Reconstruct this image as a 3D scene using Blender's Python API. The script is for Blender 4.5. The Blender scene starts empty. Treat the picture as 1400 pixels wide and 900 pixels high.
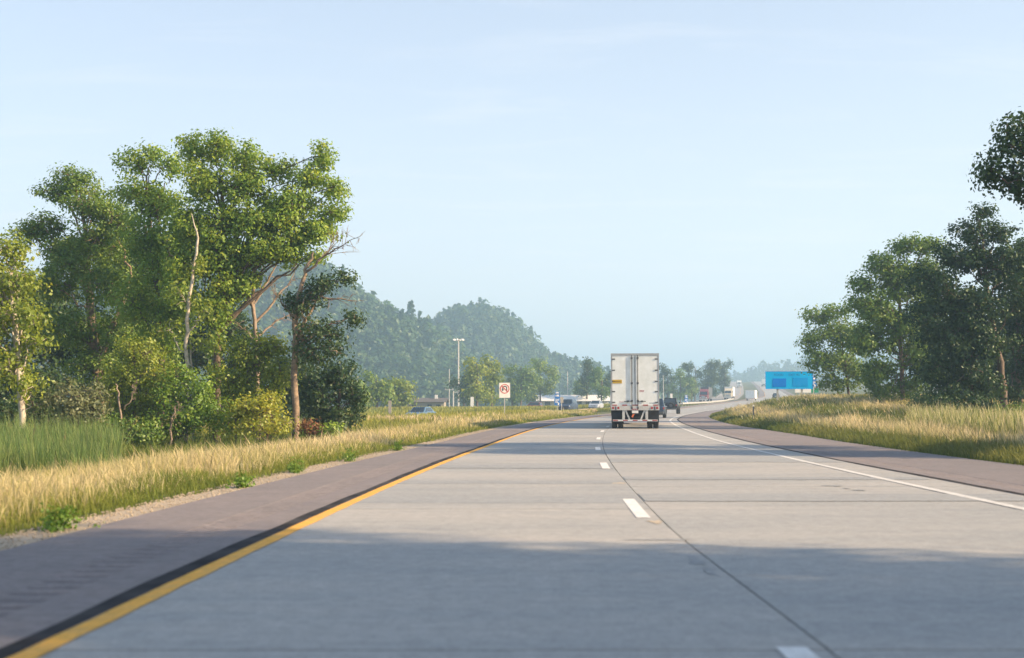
import bpy, math, random
import numpy as np
from mathutils import Vector, Matrix

random.seed(7)
R = math.radians
SC = bpy.context.scene
COL = SC.collection

# ------------------------------------------------------------------ camera
F_PX, HOR, CAM_H = 1750.0, 560.0, 1.22          # focal length and horizon row for a 1400 px wide picture
PITCH = math.atan((HOR - 450.0) / F_PX)
cam_d = bpy.data.cameras.new('camera'); cam = bpy.data.objects.new('camera', cam_d); COL.objects.link(cam)
cam.location = (0, 0, CAM_H); cam.rotation_euler = (R(90) + PITCH, 0, 0)
cam_d.sensor_width = 36.0; cam_d.lens = 36.0 * F_PX / 1400.0
cam_d.clip_start = 0.1; cam_d.clip_end = 9000
cam_d.dof.use_dof = True; cam_d.dof.focus_distance = 62.0; cam_d.dof.aperture_fstop = 1.6
SC.camera = cam

# ------------------------------------------------------------------ sky, sun, exposure
SUN_EL, SUN_AZ = 25.0, 105.0                      # azimuth clockwise from +Y: from the right, a little behind the camera
w = bpy.data.worlds.new('World'); SC.world = w; w.use_nodes = True
nt = w.node_tree; nt.nodes.clear()
def N(t, **k):
    n = nt.nodes.new(t)
    for a, b in k.items(): setattr(n, a, b)
    return n
out = N('ShaderNodeOutputWorld'); bg = N('ShaderNodeBackground'); bg.inputs['Strength'].default_value = 0.100
sky = N('ShaderNodeTexSky', sky_type='NISHITA', sun_disc=False)
sky.sun_elevation = R(SUN_EL); sky.sun_rotation = R(SUN_AZ)
sky.air_density = 1.0; sky.dust_density = 1.0; sky.ozone_density = 2.6; sky.altitude = 250
# thin cirrus veil, the same over the whole sky
tc = N('ShaderNodeTexCoord'); sep = N('ShaderNodeSeparateXYZ'); nt.links.new(tc.outputs['Generated'], sep.inputs[0])
addz = N('ShaderNodeMath', operation='ADD'); addz.inputs[1].default_value = 0.08; nt.links.new(sep.outputs['Z'], addz.inputs[0])
mx = N('ShaderNodeMath', operation='MAXIMUM'); mx.inputs[1].default_value = 0.03; nt.links.new(addz.outputs[0], mx.inputs[0])
dx = N('ShaderNodeMath', operation='DIVIDE'); dy = N('ShaderNodeMath', operation='DIVIDE')
nt.links.new(sep.outputs['X'], dx.inputs[0]); nt.links.new(sep.outputs['Y'], dy.inputs[0])
nt.links.new(mx.outputs[0], dx.inputs[1]); nt.links.new(mx.outputs[0], dy.inputs[1])
cmb = N('ShaderNodeCombineXYZ'); nt.links.new(dx.outputs[0], cmb.inputs[0]); nt.links.new(dy.outputs[0], cmb.inputs[1])
mp = N('ShaderNodeMapping'); mp.inputs['Scale'].default_value = (0.8, 2.6, 1); mp.inputs['Rotation'].default_value = (0, 0, 0.25)
nt.links.new(cmb.outputs[0], mp.inputs[0])
nz = N('ShaderNodeTexNoise'); nz.inputs['Scale'].default_value = 1.7; nz.inputs['Detail'].default_value = 8; nz.inputs['Roughness'].default_value = 0.62
nz.inputs['Distortion'].default_value = 0.6
nt.links.new(mp.outputs[0], nz.inputs['Vector'])
rp = N('ShaderNodeValToRGB'); rp.color_ramp.elements[0].position = 0.52; rp.color_ramp.elements[1].position = 0.78
rp.color_ramp.elements[0].color = (0, 0, 0, 1); rp.color_ramp.elements[1].color = (0.16, 0.16, 0.16, 1)
nt.links.new(nz.outputs['Fac'], rp.inputs[0])
mixc = N('ShaderNodeMix', data_type='RGBA', blend_type='MIX')
mixc.inputs[7].default_value = (5.1, 5.04, 5.04, 1)
# haze veil: thicker towards the horizon, as through more air
zc_ = N('ShaderNodeMath', operation='MAXIMUM'); zc_.inputs[1].default_value = 0.0; nt.links.new(sep.outputs['Z'], zc_.inputs[0])
za = N('ShaderNodeMath', operation='ADD'); za.inputs[1].default_value = 0.25; nt.links.new(zc_.outputs[0], za.inputs[0])
zd = N('ShaderNodeMath', operation='DIVIDE'); zd.inputs[0].default_value = 0.32; nt.links.new(za.outputs[0], zd.inputs[1])
zo = N('ShaderNodeMath', operation='SUBTRACT'); zo.inputs[1].default_value = 0.19; nt.links.new(zd.outputs[0], zo.inputs[0])
zs = N('ShaderNodeMath', operation='ADD', use_clamp=True); nt.links.new(zo.outputs[0], zs.inputs[0]); nt.links.new(rp.outputs['Color'], zs.inputs[1])
nt.links.new(zs.outputs[0], mixc.inputs[0]); nt.links.new(sky.outputs[0], mixc.inputs[6])
nt.links.new(mixc.outputs[2], bg.inputs['Color']); nt.links.new(bg.outputs[0], out.inputs[0])

sun_d = bpy.data.lights.new('sun', 'SUN'); sun_d.energy = 5.0; sun_d.angle = R(0.7); sun_d.color = (1.0, 0.74, 0.465)
sun = bpy.data.objects.new('sun', sun_d); COL.objects.link(sun)
sdir = Vector((math.sin(R(SUN_AZ)) * math.cos(R(SUN_EL)), math.cos(R(SUN_AZ)) * math.cos(R(SUN_EL)), math.sin(R(SUN_EL))))
sun.rotation_euler = sdir.to_track_quat('Z', 'Y').to_euler(); sun.location = (60, -20, 40)

vs = SC.view_settings
vs.view_transform = 'Standard'; vs.look = 'None'; vs.exposure = 1.2; vs.gamma = 1.0; vs.use_curve_mapping = False
cy = SC.cycles
cy.use_denoising = True; cy.max_bounces = 6; cy.diffuse_bounces = 3; cy.glossy_bounces = 2; cy.transmission_bounces = 3
cy.volume_bounces = 1; cy.transparent_max_bounces = 6; cy.use_adaptive_sampling = True; cy.adaptive_threshold = 0.02
cy.sample_clamp_indirect = 4.0

# ------------------------------------------------------------------ materials
def mat(name, c, rough=0.7, c2=None, scale=6.0, metal=0.0, bump=0.0, bscale=40.0, spec=0.4, coord='Object', detail=6, pos=(0.35, 0.65)):
    m = bpy.data.materials.new(name); m.use_nodes = True
    t = m.node_tree; b = t.nodes['Principled BSDF']
    b.inputs['Roughness'].default_value = rough; b.inputs['Metallic'].default_value = metal
    b.inputs['Specular IOR Level'].default_value = spec
    if c2 is None: c2 = tuple(x * 0.86 for x in c)
    co = t.nodes.new('ShaderNodeTexCoord'); n = t.nodes.new('ShaderNodeTexNoise'); r = t.nodes.new('ShaderNodeValToRGB')
    n.inputs['Scale'].default_value = scale; n.inputs['Detail'].default_value = detail; n.inputs['Roughness'].default_value = 0.6
    r.color_ramp.elements[0].position, r.color_ramp.elements[1].position = pos
    r.color_ramp.elements[0].color = (*c, 1); r.color_ramp.elements[1].color = (*c2, 1)
    t.links.new(co.outputs[coord], n.inputs['Vector']); t.links.new(n.outputs['Fac'], r.inputs[0]); t.links.new(r.outputs[0], b.inputs['Base Color'])
    if bump:
        n2 = t.nodes.new('ShaderNodeTexNoise'); n2.inputs['Scale'].default_value = bscale; n2.inputs['Detail'].default_value = 4
        bp = t.nodes.new('ShaderNodeBump'); bp.inputs['Strength'].default_value = bump; bp.inputs['Distance'].default_value = 0.01
        t.links.new(co.outputs[coord], n2.inputs['Vector']); t.links.new(n2.outputs['Fac'], bp.inputs['Height']); t.links.new(bp.outputs[0], b.inputs['Normal'])
    return m

def ground_paint(name, c1, c2, c3, s_big=0.12, s_mid=1.2, s_fine=60, rough=0.85, bump=0.25, stretch=(1, 1, 1), slab=False, spec=0.25):
    """worn paving: large stains, mid blotches, fine aggregate; each slab a touch lighter or darker than the next"""
    m = bpy.data.materials.new(name); m.use_nodes = True
    t = m.node_tree; b = t.nodes['Principled BSDF']; L = t.links.new
    b.inputs['Roughness'].default_value = rough; b.inputs['Specular IOR Level'].default_value = spec
    ge = t.nodes.new('ShaderNodeNewGeometry'); mp = t.nodes.new('ShaderNodeMapping'); mp.inputs['Scale'].default_value = stretch
    L(ge.outputs['Position'], mp.inputs[0])
    def noise(s, d=5, v=mp.outputs[0]):
        n = t.nodes.new('ShaderNodeTexNoise'); n.inputs['Scale'].default_value = s; n.inputs['Detail'].default_value = d; n.inputs['Roughness'].default_value = 0.6
        L(v, n.inputs['Vector']); return n
    def ramp(src, a, bb, p0, p1):
        r = t.nodes.new('ShaderNodeValToRGB'); r.color_ramp.elements[0].position = p0; r.color_ramp.elements[1].position = p1
        r.color_ramp.elements[0].color = (*a, 1); r.color_ramp.elements[1].color = (*bb, 1); L(src, r.inputs[0]); return r
    big = ramp(noise(s_big).outputs['Fac'], c1, c2, 0.38, 0.62)
    mid = noise(s_mid, 6); fine = noise(s_fine, 3, ge.outputs['Position'])
    mr = ramp(mid.outputs['Fac'], (0, 0, 0), (1, 1, 1), 0.45, 0.75)
    mxn = t.nodes.new('ShaderNodeMix'); mxn.data_type = 'RGBA'; mxn.inputs[7].default_value = (*c3, 1)
    ms = t.nodes.new('ShaderNodeMath'); ms.operation = 'MULTIPLY'; ms.inputs[1].default_value = 0.6; L(mr.outputs[0], ms.inputs[0])
    L(ms.outputs[0], mxn.inputs[0]); L(big.outputs[0], mxn.inputs[6])
    fr = ramp(fine.outputs['Fac'], (0.82, 0.82, 0.82), (1.12, 1.12, 1.12), 0.3, 0.7)
    mu = t.nodes.new('ShaderNodeMix'); mu.data_type = 'RGBA'; mu.blend_type = 'MULTIPLY'; mu.inputs[0].default_value = 1.0
    L(mxn.outputs[2], mu.inputs[6]); L(fr.outputs[0], mu.inputs[7])
    gr = ramp(noise(7.0, 4, ge.outputs['Position']).outputs['Fac'], (0.90, 0.90, 0.90), (1.08, 1.08, 1.08), 0.35, 0.65); g3 = ramp(noise(26.0, 3, ge.outputs['Position']).outputs['Fac'], (0.90, 0.90, 0.90), (1.07, 1.07, 1.07), 0.35, 0.65)
    last = mu.outputs[2]
    for q in (gr, g3):
        mq = t.nodes.new('ShaderNodeMix'); mq.data_type = 'RGBA'; mq.blend_type = 'MULTIPLY'; mq.inputs[0].default_value = 1.0
        L(last, mq.inputs[6]); L(q.outputs[0], mq.inputs[7]); last = mq.outputs[2]
    if slab:
        oi = t.nodes.new('ShaderNodeObjectInfo'); sr = ramp(oi.outputs['Random'], (0.93, 0.94, 0.95), (1.04, 1.02, 1.0), 0.0, 1.0)
        m2 = t.nodes.new('ShaderNodeMix'); m2.data_type = 'RGBA'; m2.blend_type = 'MULTIPLY'; m2.inputs[0].default_value = 1.0
        L(last, m2.inputs[6]); L(sr.outputs[0], m2.inputs[7]); last = m2.outputs[2]
    L(last, b.inputs['Base Color'])
    bp = t.nodes.new('ShaderNodeBump'); bp.inputs['Strength'].default_value = bump; bp.inputs['Distance'].default_value = 0.008
    L(fine.outputs['Fac'], bp.inputs['Height']); L(bp.outputs[0], b.inputs['Normal'])
    return m

def leaf_mat(name, dark, light, yellow, trans=0.3):
    """leaf tone comes from a per-leaf value: leaves differ in hue and age"""
    m = bpy.data.materials.new(name); m.use_nodes = True
    t = m.node_tree; t.nodes.clear(); L = t.links.new
    o = t.nodes.new('ShaderNodeOutputMaterial'); at = t.nodes.new('ShaderNodeAttribute'); at.attribute_name = 'tone'
    r = t.nodes.new('ShaderNodeValToRGB'); e = r.color_ramp.elements
    e[0].position = 0.0; e[0].color = (*dark, 1); e[1].position = 1.0; e[1].color = (*yellow, 1)
    x = e.new(0.55); x.color = (*light, 1)
    L(at.outputs['Fac'], r.inputs[0])
    d = t.nodes.new('ShaderNodeBsdfDiffuse'); tr = t.nodes.new('ShaderNodeBsdfTranslucent'); g = t.nodes.new('ShaderNodeBsdfGlossy')
    g.inputs['Roughness'].default_value = 0.45; g.inputs['Color'].default_value = (0.6, 0.65, 0.6, 1)
    hs = t.nodes.new('ShaderNodeHueSaturation'); hs.inputs['Hue'].default_value = 0.485; hs.inputs['Value'].default_value = 1.5
    L(r.outputs[0], d.inputs[0]); L(r.outputs[0], hs.inputs['Color']); L(hs.outputs[0], tr.inputs[0])
    m1 = t.nodes.new('ShaderNodeMixShader'); m1.inputs[0].default_value = trans; L(d.outputs[0], m1.inputs[1]); L(tr.outputs[0], m1.inputs[2])
    m2 = t.nodes.new('ShaderNodeMixShader'); m2.inputs[0].default_value = 0.04; L(m1.outputs[0], m2.inputs[1]); L(g.outputs[0], m2.inputs[2])
    L(m2.outputs[0], o.inputs[0]); return m

def blade_mat(name, trans=0.3):
    m = bpy.data.materials.new(name); m.use_nodes = True
    t = m.node_tree; t.nodes.clear(); L = t.links.new
    o = t.nodes.new('ShaderNodeOutputMaterial'); at = t.nodes.new('ShaderNodeAttribute'); at.attribute_name = 'Col'
    d = t.nodes.new('ShaderNodeBsdfDiffuse'); tr = t.nodes.new('ShaderNodeBsdfTranslucent')
    L(at.outputs['Color'], d.inputs[0]); L(at.outputs['Color'], tr.inputs[0])
    m1 = t.nodes.new('ShaderNodeMixShader'); m1.inputs[0].default_value = trans; L(d.outputs[0], m1.inputs[1]); L(tr.outputs[0], m1.inputs[2])
    L(m1.outputs[0], o.inputs[0]); return m

M = {}
M['concrete'] = ground_paint('worn concrete', (0.43, 0.415, 0.385), (0.365, 0.365, 0.35), (0.295, 0.31, 0.308), stretch=(0.35, 1.0, 1), s_big=0.35, s_mid=1.6, slab=True)
M['asphalt'] = ground_paint('shoulder asphalt', (0.258, 0.224, 0.215), (0.225, 0.202, 0.198), (0.19, 0.172, 0.172), s_fine=90, bump=0.5)
M['groove'] = ground_paint('milled groove asphalt', (0.15, 0.132, 0.128), (0.13, 0.118, 0.116), (0.11, 0.10, 0.10), s_fine=90)
M['far_asphalt'] = ground_paint('far paving', (0.36, 0.33, 0.30), (0.32, 0.30, 0.28), (0.29, 0.27, 0.26))
M['joint'] = mat('joint filler', (0.035, 0.033, 0.035), 0.8, (0.06, 0.055, 0.05), 3)
M['seam'] = mat('tar seam', (0.028, 0.028, 0.030), 0.95, (0.075, 0.072, 0.072), 1.6, spec=.05)
M['yellow_paint'] = ground_paint('yellow road paint', (0.86, 0.44, 0.07), (0.80, 0.42, 0.08), (0.58, 0.38, 0.16), s_mid=3, s_fine=120)
M['white_paint'] = ground_paint('white road paint', (0.8, 0.79, 0.75), (0.74, 0.73, 0.7), (0.62, 0.6, 0.57), s_mid=5, s_fine=120)
M['worn_white'] = ground_paint('worn white road paint', (0.68, 0.67, 0.63), (0.62, 0.61, 0.58), (0.47, 0.46, 0.43), s_mid=3, s_fine=120)
M['gravel'] = ground_paint('shoulder gravel', (0.46, 0.38, 0.28), (0.39, 0.32, 0.23), (0.30, 0.25, 0.18), s_mid=3, s_fine=35, bump=1.0)
M['soil'] = ground_paint('grassy ground', (0.10, 0.115, 0.035), (0.155, 0.14, 0.05), (0.06, 0.08, 0.025), s_big=0.05, s_mid=0.35, s_fine=14, bump=0.8)
M['hill_soil'] = ground_paint('forest floor', (0.035, 0.055, 0.02), (0.05, 0.07, 0.03), (0.03, 0.045, 0.02), s_big=0.02, s_mid=0.1, s_fine=1)
M['bark'] = mat('grey brown bark', (0.17, 0.125, 0.09), 0.9, (0.09, 0.07, 0.055), 9, bump=0.8, bscale=25)
M['tan_bark'] = mat('tan bark', (0.30, 0.22, 0.145), 0.9, (0.13, 0.10, 0.075), 5, bump=1.0, bscale=14, pos=(.4, .62))
M['pale_bark'] = mat('pale birch bark', (0.52, 0.46, 0.37), 0.85, (0.30, 0.25, 0.2), 7, bump=0.4, bscale=20, pos=(0.45, 0.7))
M['dead_wood'] = mat('bare dead wood', (0.36, 0.28, 0.21), 0.9, (0.22, 0.17, 0.13), 6, bump=0.4)
M['leaf_oak'] = leaf_mat('oak leaves', (0.060, 0.120, 0.022), (0.135, 0.225, 0.034), (0.25, 0.295, 0.048))
M['leaf_bright'] = leaf_mat('bright leaves', (0.085, 0.170, 0.022), (0.195, 0.305, 0.036), (0.34, 0.385, 0.050), 0.36)
M['leaf_yellow'] = leaf_mat('yellow green leaves', (0.115, 0.180, 0.022), (0.245, 0.305, 0.036), (0.40, 0.385, 0.044), 0.42)
M['leaf_dark_shade'] = leaf_mat('dark and shaded leaves', (0.022, 0.052, 0.018), (0.045, 0.088, 0.026), (0.10, 0.135, 0.030), 0.28)  # dark green that also carries the shade of backlit and background trees
M['leaf_grey'] = leaf_mat('grey willow leaves', (0.085, 0.11, 0.045), (0.15, 0.17, 0.075), (0.22, 0.22, 0.10))
M['leaf_far'] = leaf_mat('far forest leaves', (0.026, 0.068, 0.026), (0.062, 0.118, 0.036), (0.125, 0.165, 0.045), 0.25)
M['leaf_red'] = leaf_mat('russet leaves', (0.12, 0.06, 0.03), (0.2, 0.09, 0.035), (0.3, 0.15, 0.05))
M['blade'] = blade_mat('grass blade', 0.5)
M['white_body'] = mat('white trailer paint', (0.83, 0.85, 0.82), 0.45, (0.70, 0.73, 0.69), 2.2, spec=0.5)
M['alu'] = mat('dull aluminium', (0.42, 0.43, 0.43), 0.5, (0.34, 0.35, 0.35), 6, metal=0.35)
M['steel_dark'] = mat('dark steel', (0.09, 0.095, 0.1), 0.55, (0.06, 0.065, 0.07), 8)
M['steel_pale'] = mat('pale painted steel', (0.55, 0.55, 0.52), 0.6, (0.45, 0.45, 0.43), 5)
M['rubber'] = mat('tyre rubber', (0.016, 0.016, 0.018), 0.85, (0.03, 0.03, 0.03), 12)
M['flap'] = mat('mud flap rubber', (0.012, 0.013, 0.016), 0.7, (0.022, 0.022, 0.026), 5)
M['red_lens'] = mat('red lamp lens', (0.45, 0.02, 0.02), 0.25, (0.3, 0.015, 0.015), 30, spec=0.6)
M['red_tape'] = mat('red reflective tape', (0.42, 0.07, 0.06), 0.4, (0.34, 0.06, 0.06), 20)
M['white_tape'] = mat('white reflective tape', (0.78, 0.78, 0.76), 0.4, (0.7, 0.7, 0.68), 20)
M['yellow_sign'] = mat('amber placard', (0.62, 0.40, 0.03), 0.5, (0.5, 0.33, 0.03), 25)
M['orange'] = mat('orange tag', (0.75, 0.18, 0.06), 0.5)
M['black_paint'] = mat('black car paint', (0.012, 0.013, 0.016), 0.25, (0.02, 0.021, 0.024), 3, spec=0.6)
M['navy_paint'] = mat('dark blue car paint', (0.03, 0.05, 0.09), 0.25, (0.04, 0.065, 0.11), 3, spec=0.6)
M['blue_paint'] = mat('steel blue car paint', (0.10, 0.19, 0.30), 0.25, (0.08, 0.16, 0.26), 3, spec=0.6)
M['silver_paint'] = mat('silver car paint', (0.5, 0.53, 0.56), 0.28, (0.44, 0.47, 0.5), 3, metal=0.3, spec=0.6)
M['maroon'] = mat('maroon cab paint', (0.22, 0.03, 0.035), 0.3, (0.17, 0.025, 0.03), 3)
M['cream'] = mat('cream cab paint', (0.62, 0.53, 0.36), 0.4, (0.54, 0.46, 0.32), 2)
M['glass'] = mat('tinted window glass', (0.02, 0.035, 0.05), 0.08, (0.03, 0.045, 0.06), 2, spec=0.8)
M['lens'] = mat('headlamp lens', (0.8, 0.8, 0.76), 0.15, (0.7, 0.7, 0.66), 10, spec=0.7)
M['sign_white'] = mat('white sign sheeting', (0.82, 0.80, 0.75), 0.5, (0.75, 0.73, 0.69), 4)
M['sign_red'] = mat('red sign ink', (0.6, 0.07, 0.05), 0.5)
M['sign_black'] = mat('black sign ink', (0.03, 0.03, 0.03), 0.5)
M['sign_cyan'] = mat('bright blue sign sheeting', (0.0, 0.50, 0.95), 0.7, (0.0, 0.47, 0.92), 1.5, spec=.1)
M['sign_blue'] = mat('blue sign panel', (0.0, 0.24, 0.80), 0.7, (0.0, 0.22, 0.75), 2, spec=.1)
M['sign_blue2'] = mat('mid blue sign panel', (0.0, 0.36, 0.85), 0.7, (0.0, 0.34, 0.82), 2, spec=.1)
M['sign_ink'] = mat('faded blue lettering', (0.0, 0.22, 0.60), 0.5)
M['sign_navy'] = mat('service sign blue', (0.03, 0.17, 0.48), 0.5, (0.03, 0.15, 0.44), 3)
M['sign_green'] = mat('green sign sheeting', (0.02, 0.28, 0.14), 0.5)
M['galv'] = mat('galvanised post', (0.50, 0.50, 0.47), 0.55, (0.42, 0.42, 0.4), 8, metal=0.2)
M['wood_post'] = mat('weathered post', (0.36, 0.33, 0.28), 0.9, (0.27, 0.25, 0.21), 6)
M['wall_white'] = mat('white metal cladding', (0.75, 0.74, 0.70), 0.6, (0.68, 0.67, 0.63), 0.5)
M['roof_brown'] = mat('grey brown shingles', (0.13, 0.115, 0.105), 0.9, (0.10, 0.09, 0.085), 2)
M['guard'] = mat('guard rail steel', (0.55, 0.54, 0.49), 0.5, (0.46, 0.45, 0.41), 4, metal=0.2)
M['cap'] = mat('reflector cap', (0.7, 0.68, 0.6), 0.4)

# ------------------------------------------------------------------ mesh helpers
def link(o, parent=None):
    COL.objects.link(o)
    if parent is not None: o.parent = parent
    return o
def tag(o, label=None, cat=None, group=None, kind=None):
    if label: o['label'] = label
    if cat: o['category'] = cat
    if group: o['group'] = group
    if kind: o['kind'] = kind
    return o
def thing(name, label, cat, loc=(0, 0, 0), rz=0.0, group=None):
    o = bpy.data.objects.new(name, None); link(o); o.location = loc; o.rotation_euler = (0, 0, rz); o.empty_display_size = 0.3
    return tag(o, label, cat, group)
def fast_mesh(name, V, Fs, m, parent=None, smooth=False, tone=None, colr=None):
    """V (n,3); Fs list of (k, faces array) -> one mesh object, built with foreach_set"""
    V = np.asarray(V, np.float32); me = bpy.data.meshes.new(name)
    me.vertices.add(len(V)); me.vertices.foreach_set('co', V.ravel())
    loops, starts, tot = [], [], 0
    for f in Fs:
        f = np.asarray(f, np.int32)
        if len(f) == 0: continue
        k = f.shape[1]; loops.append(f.ravel()); starts.append(tot + np.arange(len(f)) * k); tot += f.size
    loops = np.concatenate(loops); starts = np.concatenate(starts).astype(np.int32)
    me.loops.add(tot); me.loops.foreach_set('vertex_index', loops)
    me.polygons.add(len(starts)); me.polygons.foreach_set('loop_start', starts)
    if tone is not None:
        a = me.attributes.new('tone', 'FLOAT', 'POINT'); a.data.foreach_set('value', np.asarray(tone, np.float32))
    if colr is not None:
        a = me.attributes.new('Col', 'FLOAT_COLOR', 'POINT')
        c4 = np.ones((len(V), 4), np.float32); c4[:, :3] = colr; a.data.foreach_set('color', c4.ravel())
    me.update(calc_edges=True)
    me.polygons.foreach_set('use_smooth', np.full(len(starts), bool(smooth)))
    me.materials.append(m); me.validate()
    return link(bpy.data.objects.new(name, me), parent)

class MB:
    def __init__(s): s.v = []; s.f = []
    def add(s, vs, fs):
        b = len(s.v); s.v += [tuple(p) for p in vs]; s.f += [tuple(i + b for i in f) for f in fs]; return s
    def box(s, x0, x1, y0, y1, z0, z1, ch=0.0):
        if ch <= 0:
            vs = [(x, y, z) for z in (z0, z1) for y in (y0, y1) for x in (x0, x1)]
            return s.add(vs, [(0, 2, 3, 1), (4, 5, 7, 6), (0, 1, 5, 4), (2, 6, 7, 3), (0, 4, 6, 2), (1, 3, 7, 5)])
        # chamfered box: octagonal section in z
        c = ch; ring = lambda z, k: [(x0 + k, y0 + c, z), (x0 + c, y0 + k, z), (x1 - c, y0 + k, z), (x1 - k, y0 + c, z), (x1 - k, y1 - c, z), (x1 - c, y1 - k, z), (x0 + c, y1 - k, z), (x0 + k, y1 - c, z)]
        return s.loft([ring(z0, c * .6), ring(z0 + c, 0), ring(z1 - c, 0), ring(z1, c * .6)])
    def loft(s, rings, cap=True, closed=True):
        n = len(rings[0]); vs = [p for r in rings for p in r]; fs = []
        for i in range(len(rings) - 1):
            for j in range(n if closed else n - 1):
                fs.append((i * n + j, i * n + (j + 1) % n, (i + 1) * n + (j + 1) % n, (i + 1) * n + j))
        if cap: fs.append(tuple(range(n - 1, -1, -1))); fs.append(tuple((len(rings) - 1) * n + j for j in range(n)))
        return s.add(vs, fs)
    def cyl(s, p0, p1, r0, r1=None, n=12, cap=True):
        r1 = r0 if r1 is None else r1
        p0, p1 = Vector(p0), Vector(p1); d = (p1 - p0).normalized(); a = d.orthogonal().normalized(); b = d.cross(a)
        ring = lambda p, r: [p + r * (math.cos(2 * math.pi * k / n) * a + math.sin(2 * math.pi * k / n) * b) for k in range(n)]
        return s.loft([ring(p0, r0), ring(p1, r1)], cap)
    def prism(s, pts, y0, y1):
        """outline in x,z extruded along y"""
        return s.loft([[(x, y0, z) for x, z in pts], [(x, y1, z) for x, z in pts]])
    def side(s, pts, x0, x1):
        """outline in y,z extruded along x"""
        return s.loft([[(x0, y, z) for y, z in pts], [(x1, y, z) for y, z in pts]])
    def build(s, name, m, parent=None, smooth=False):
        me = bpy.data.meshes.new(name); me.from_pydata(s.v, [], s.f); me.materials.append(m)
        import bmesh
        bm = bmesh.new(); bm.from_mesh(me); bmesh.ops.recalc_face_normals(bm, faces=bm.faces); bm.to_mesh(me); bm.free()
        for p in me.polygons: p.use_smooth = smooth
        return link(bpy.data.objects.new(name, me), parent)

def text_mesh(name, body, size, m, parent, loc, rot):
    c = bpy.data.curves.new(name, 'FONT'); c.body = body; c.size = size; c.align_x = 'CENTER'; c.align_y = 'CENTER'; c.extrude = 0.004
    t = bpy.data.objects.new(name, c); COL.objects.link(t)
    me = bpy.data.meshes.new_from_object(t.evaluated_get(bpy.context.evaluated_depsgraph_get())); bpy.data.objects.remove(t)
    me.materials.clear(); me.materials.append(m)
    o = bpy.data.objects.new(name, me); link(o, parent); o.location = loc; o.rotation_euler = rot; return o

# ------------------------------------------------------------------ alignment and ground
def table(pts, sm):
    ys = np.arange(-120, 5001, 1.0); v = np.interp(ys, [p[0] for p in pts], [p[1] for p in pts])
    if sm: k = np.ones(sm) / sm; v = np.convolve(np.pad(v, sm, mode='edge'), k, 'same')[sm:-sm]
    return lambda y: np.interp(y, ys, v)
_q = lambda y: 1.15 + .014 * y + .0006 * y * y
XD = table([(-120, -.5), (-60, .3), (-30, 1.0)] + [(y, _q(y)) for y in range(0, 251, 5)] + [(330, 66), (407, 84), (550, 112), (700, 139), (1000, 192), (1600, 300), (5000, 900)], 11)
ZR = table([(-120, 0), (45, 0), (69, .18), (110, .42), (155, .72), (213, 1.3), (280, 2.7), (330, 3.9), (407, 5.3), (550, 8.6), (700, 13.5), (1000, 23), (1500, 28), (5000, 30)], 15)
W_EDGE = table([(-120, 4.75), (38, 4.75), (70, 4.25), (100, 3.75), (5000, 3.7)], 9)        # white edge line
W_SEAM = table([(-120, 5.72), (45, 5.66), (77, 4.85), (105, 4.25), (5000, 4.15)], 9)       # right edge of the concrete
W_SHO = table([(-120, 9.2), (45, 9.2), (60, 8.85), (78, 7.9), (120, 6.9), (5000, 6.8)], 9)  # outer edge of the right shoulder
U_OPP = table([(-120, -50), (60, -42), (100, -31), (130, -23.5), (185, -17), (215, -16.6), (300, -17), (407, -17.5), (5000, -22)], 15)
Z_OPP = table([(-120, -.6), (100, -.3), (130, .0), (170, .85), (213, 1.25), (300, 2.3), (407, 4.45), (550, 7.9), (700, 13.4), (1000, 23), (5000, 30)], 9)
Z_FAR = table([(-120, -.6), (60, -.6), (120, -.1), (200, .9), (400, 1.6), (800, 2.4), (5000, 5)], 9)
FL = table([(-120, 1), (55, 1), (100, .55), (5000, .4)], 9)
FR = table([(-120, .1), (30, .12), (62, .2), (85, .6), (112, 1), (5000, 1)], 9)
def ss(a, b, x): t = np.clip((np.asarray(x, float) - a) / (b - a), 0, 1); return t * t * (3 - 2 * t)
def bumpy(x, y): return .5 * np.sin(x * .37 + 1.3 * np.sin(y * .11)) * np.cos(y * .29 + .7 * np.sin(x * .17)) + .3 * np.sin(x * .9 + y * .7) * np.cos(y * 1.1 - x * .4)
def ground(X, Y):
    X, Y = np.asarray(X, float), np.asarray(Y, float)
    u = X - XD(Y); z0 = ZR(Y)
    zl = z0 - .06 - .78 * ss(6.3, 13, -u) * FL(Y)
    zl = zl + (Z_FAR(Y) - .1 - zl) * ss(12, 45, -u)
    v = u - W_SHO(Y)
    zrr = z0 - .06 + 1.45 * ss(.3, 10, v) * FR(Y)
    zrr = zrr + (np.minimum(z0 + 1.3, 16) - zrr) * ss(30, 120, v)
    z = np.where(u < 0, zl, zrr)
    off = np.maximum(-5.9 - u, v); z = z + .10 * bumpy(X, Y) * ss(1.0, 5, off)
    wo = 1 - ss(5.2, 9.5, np.abs(u - U_OPP(Y))); z = z + (Z_OPP(Y) - .1 - z) * wo
    return np.where(off < 0, z0 - .12, z)
def gz(x, y): return float(ground(x, y))

def at(px, py, d):
    """point at distance d (metres along +Y) seen at that place of the 1400x900 photograph"""
    a, v = px - 700.0, 450.0 - py
    yy = F_PX * math.cos(PITCH) - v * math.sin(PITCH); zz = F_PX * math.sin(PITCH) + v * math.cos(PITCH)
    return Vector((a * d / yy, d, CAM_H + zz * d / yy))

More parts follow.
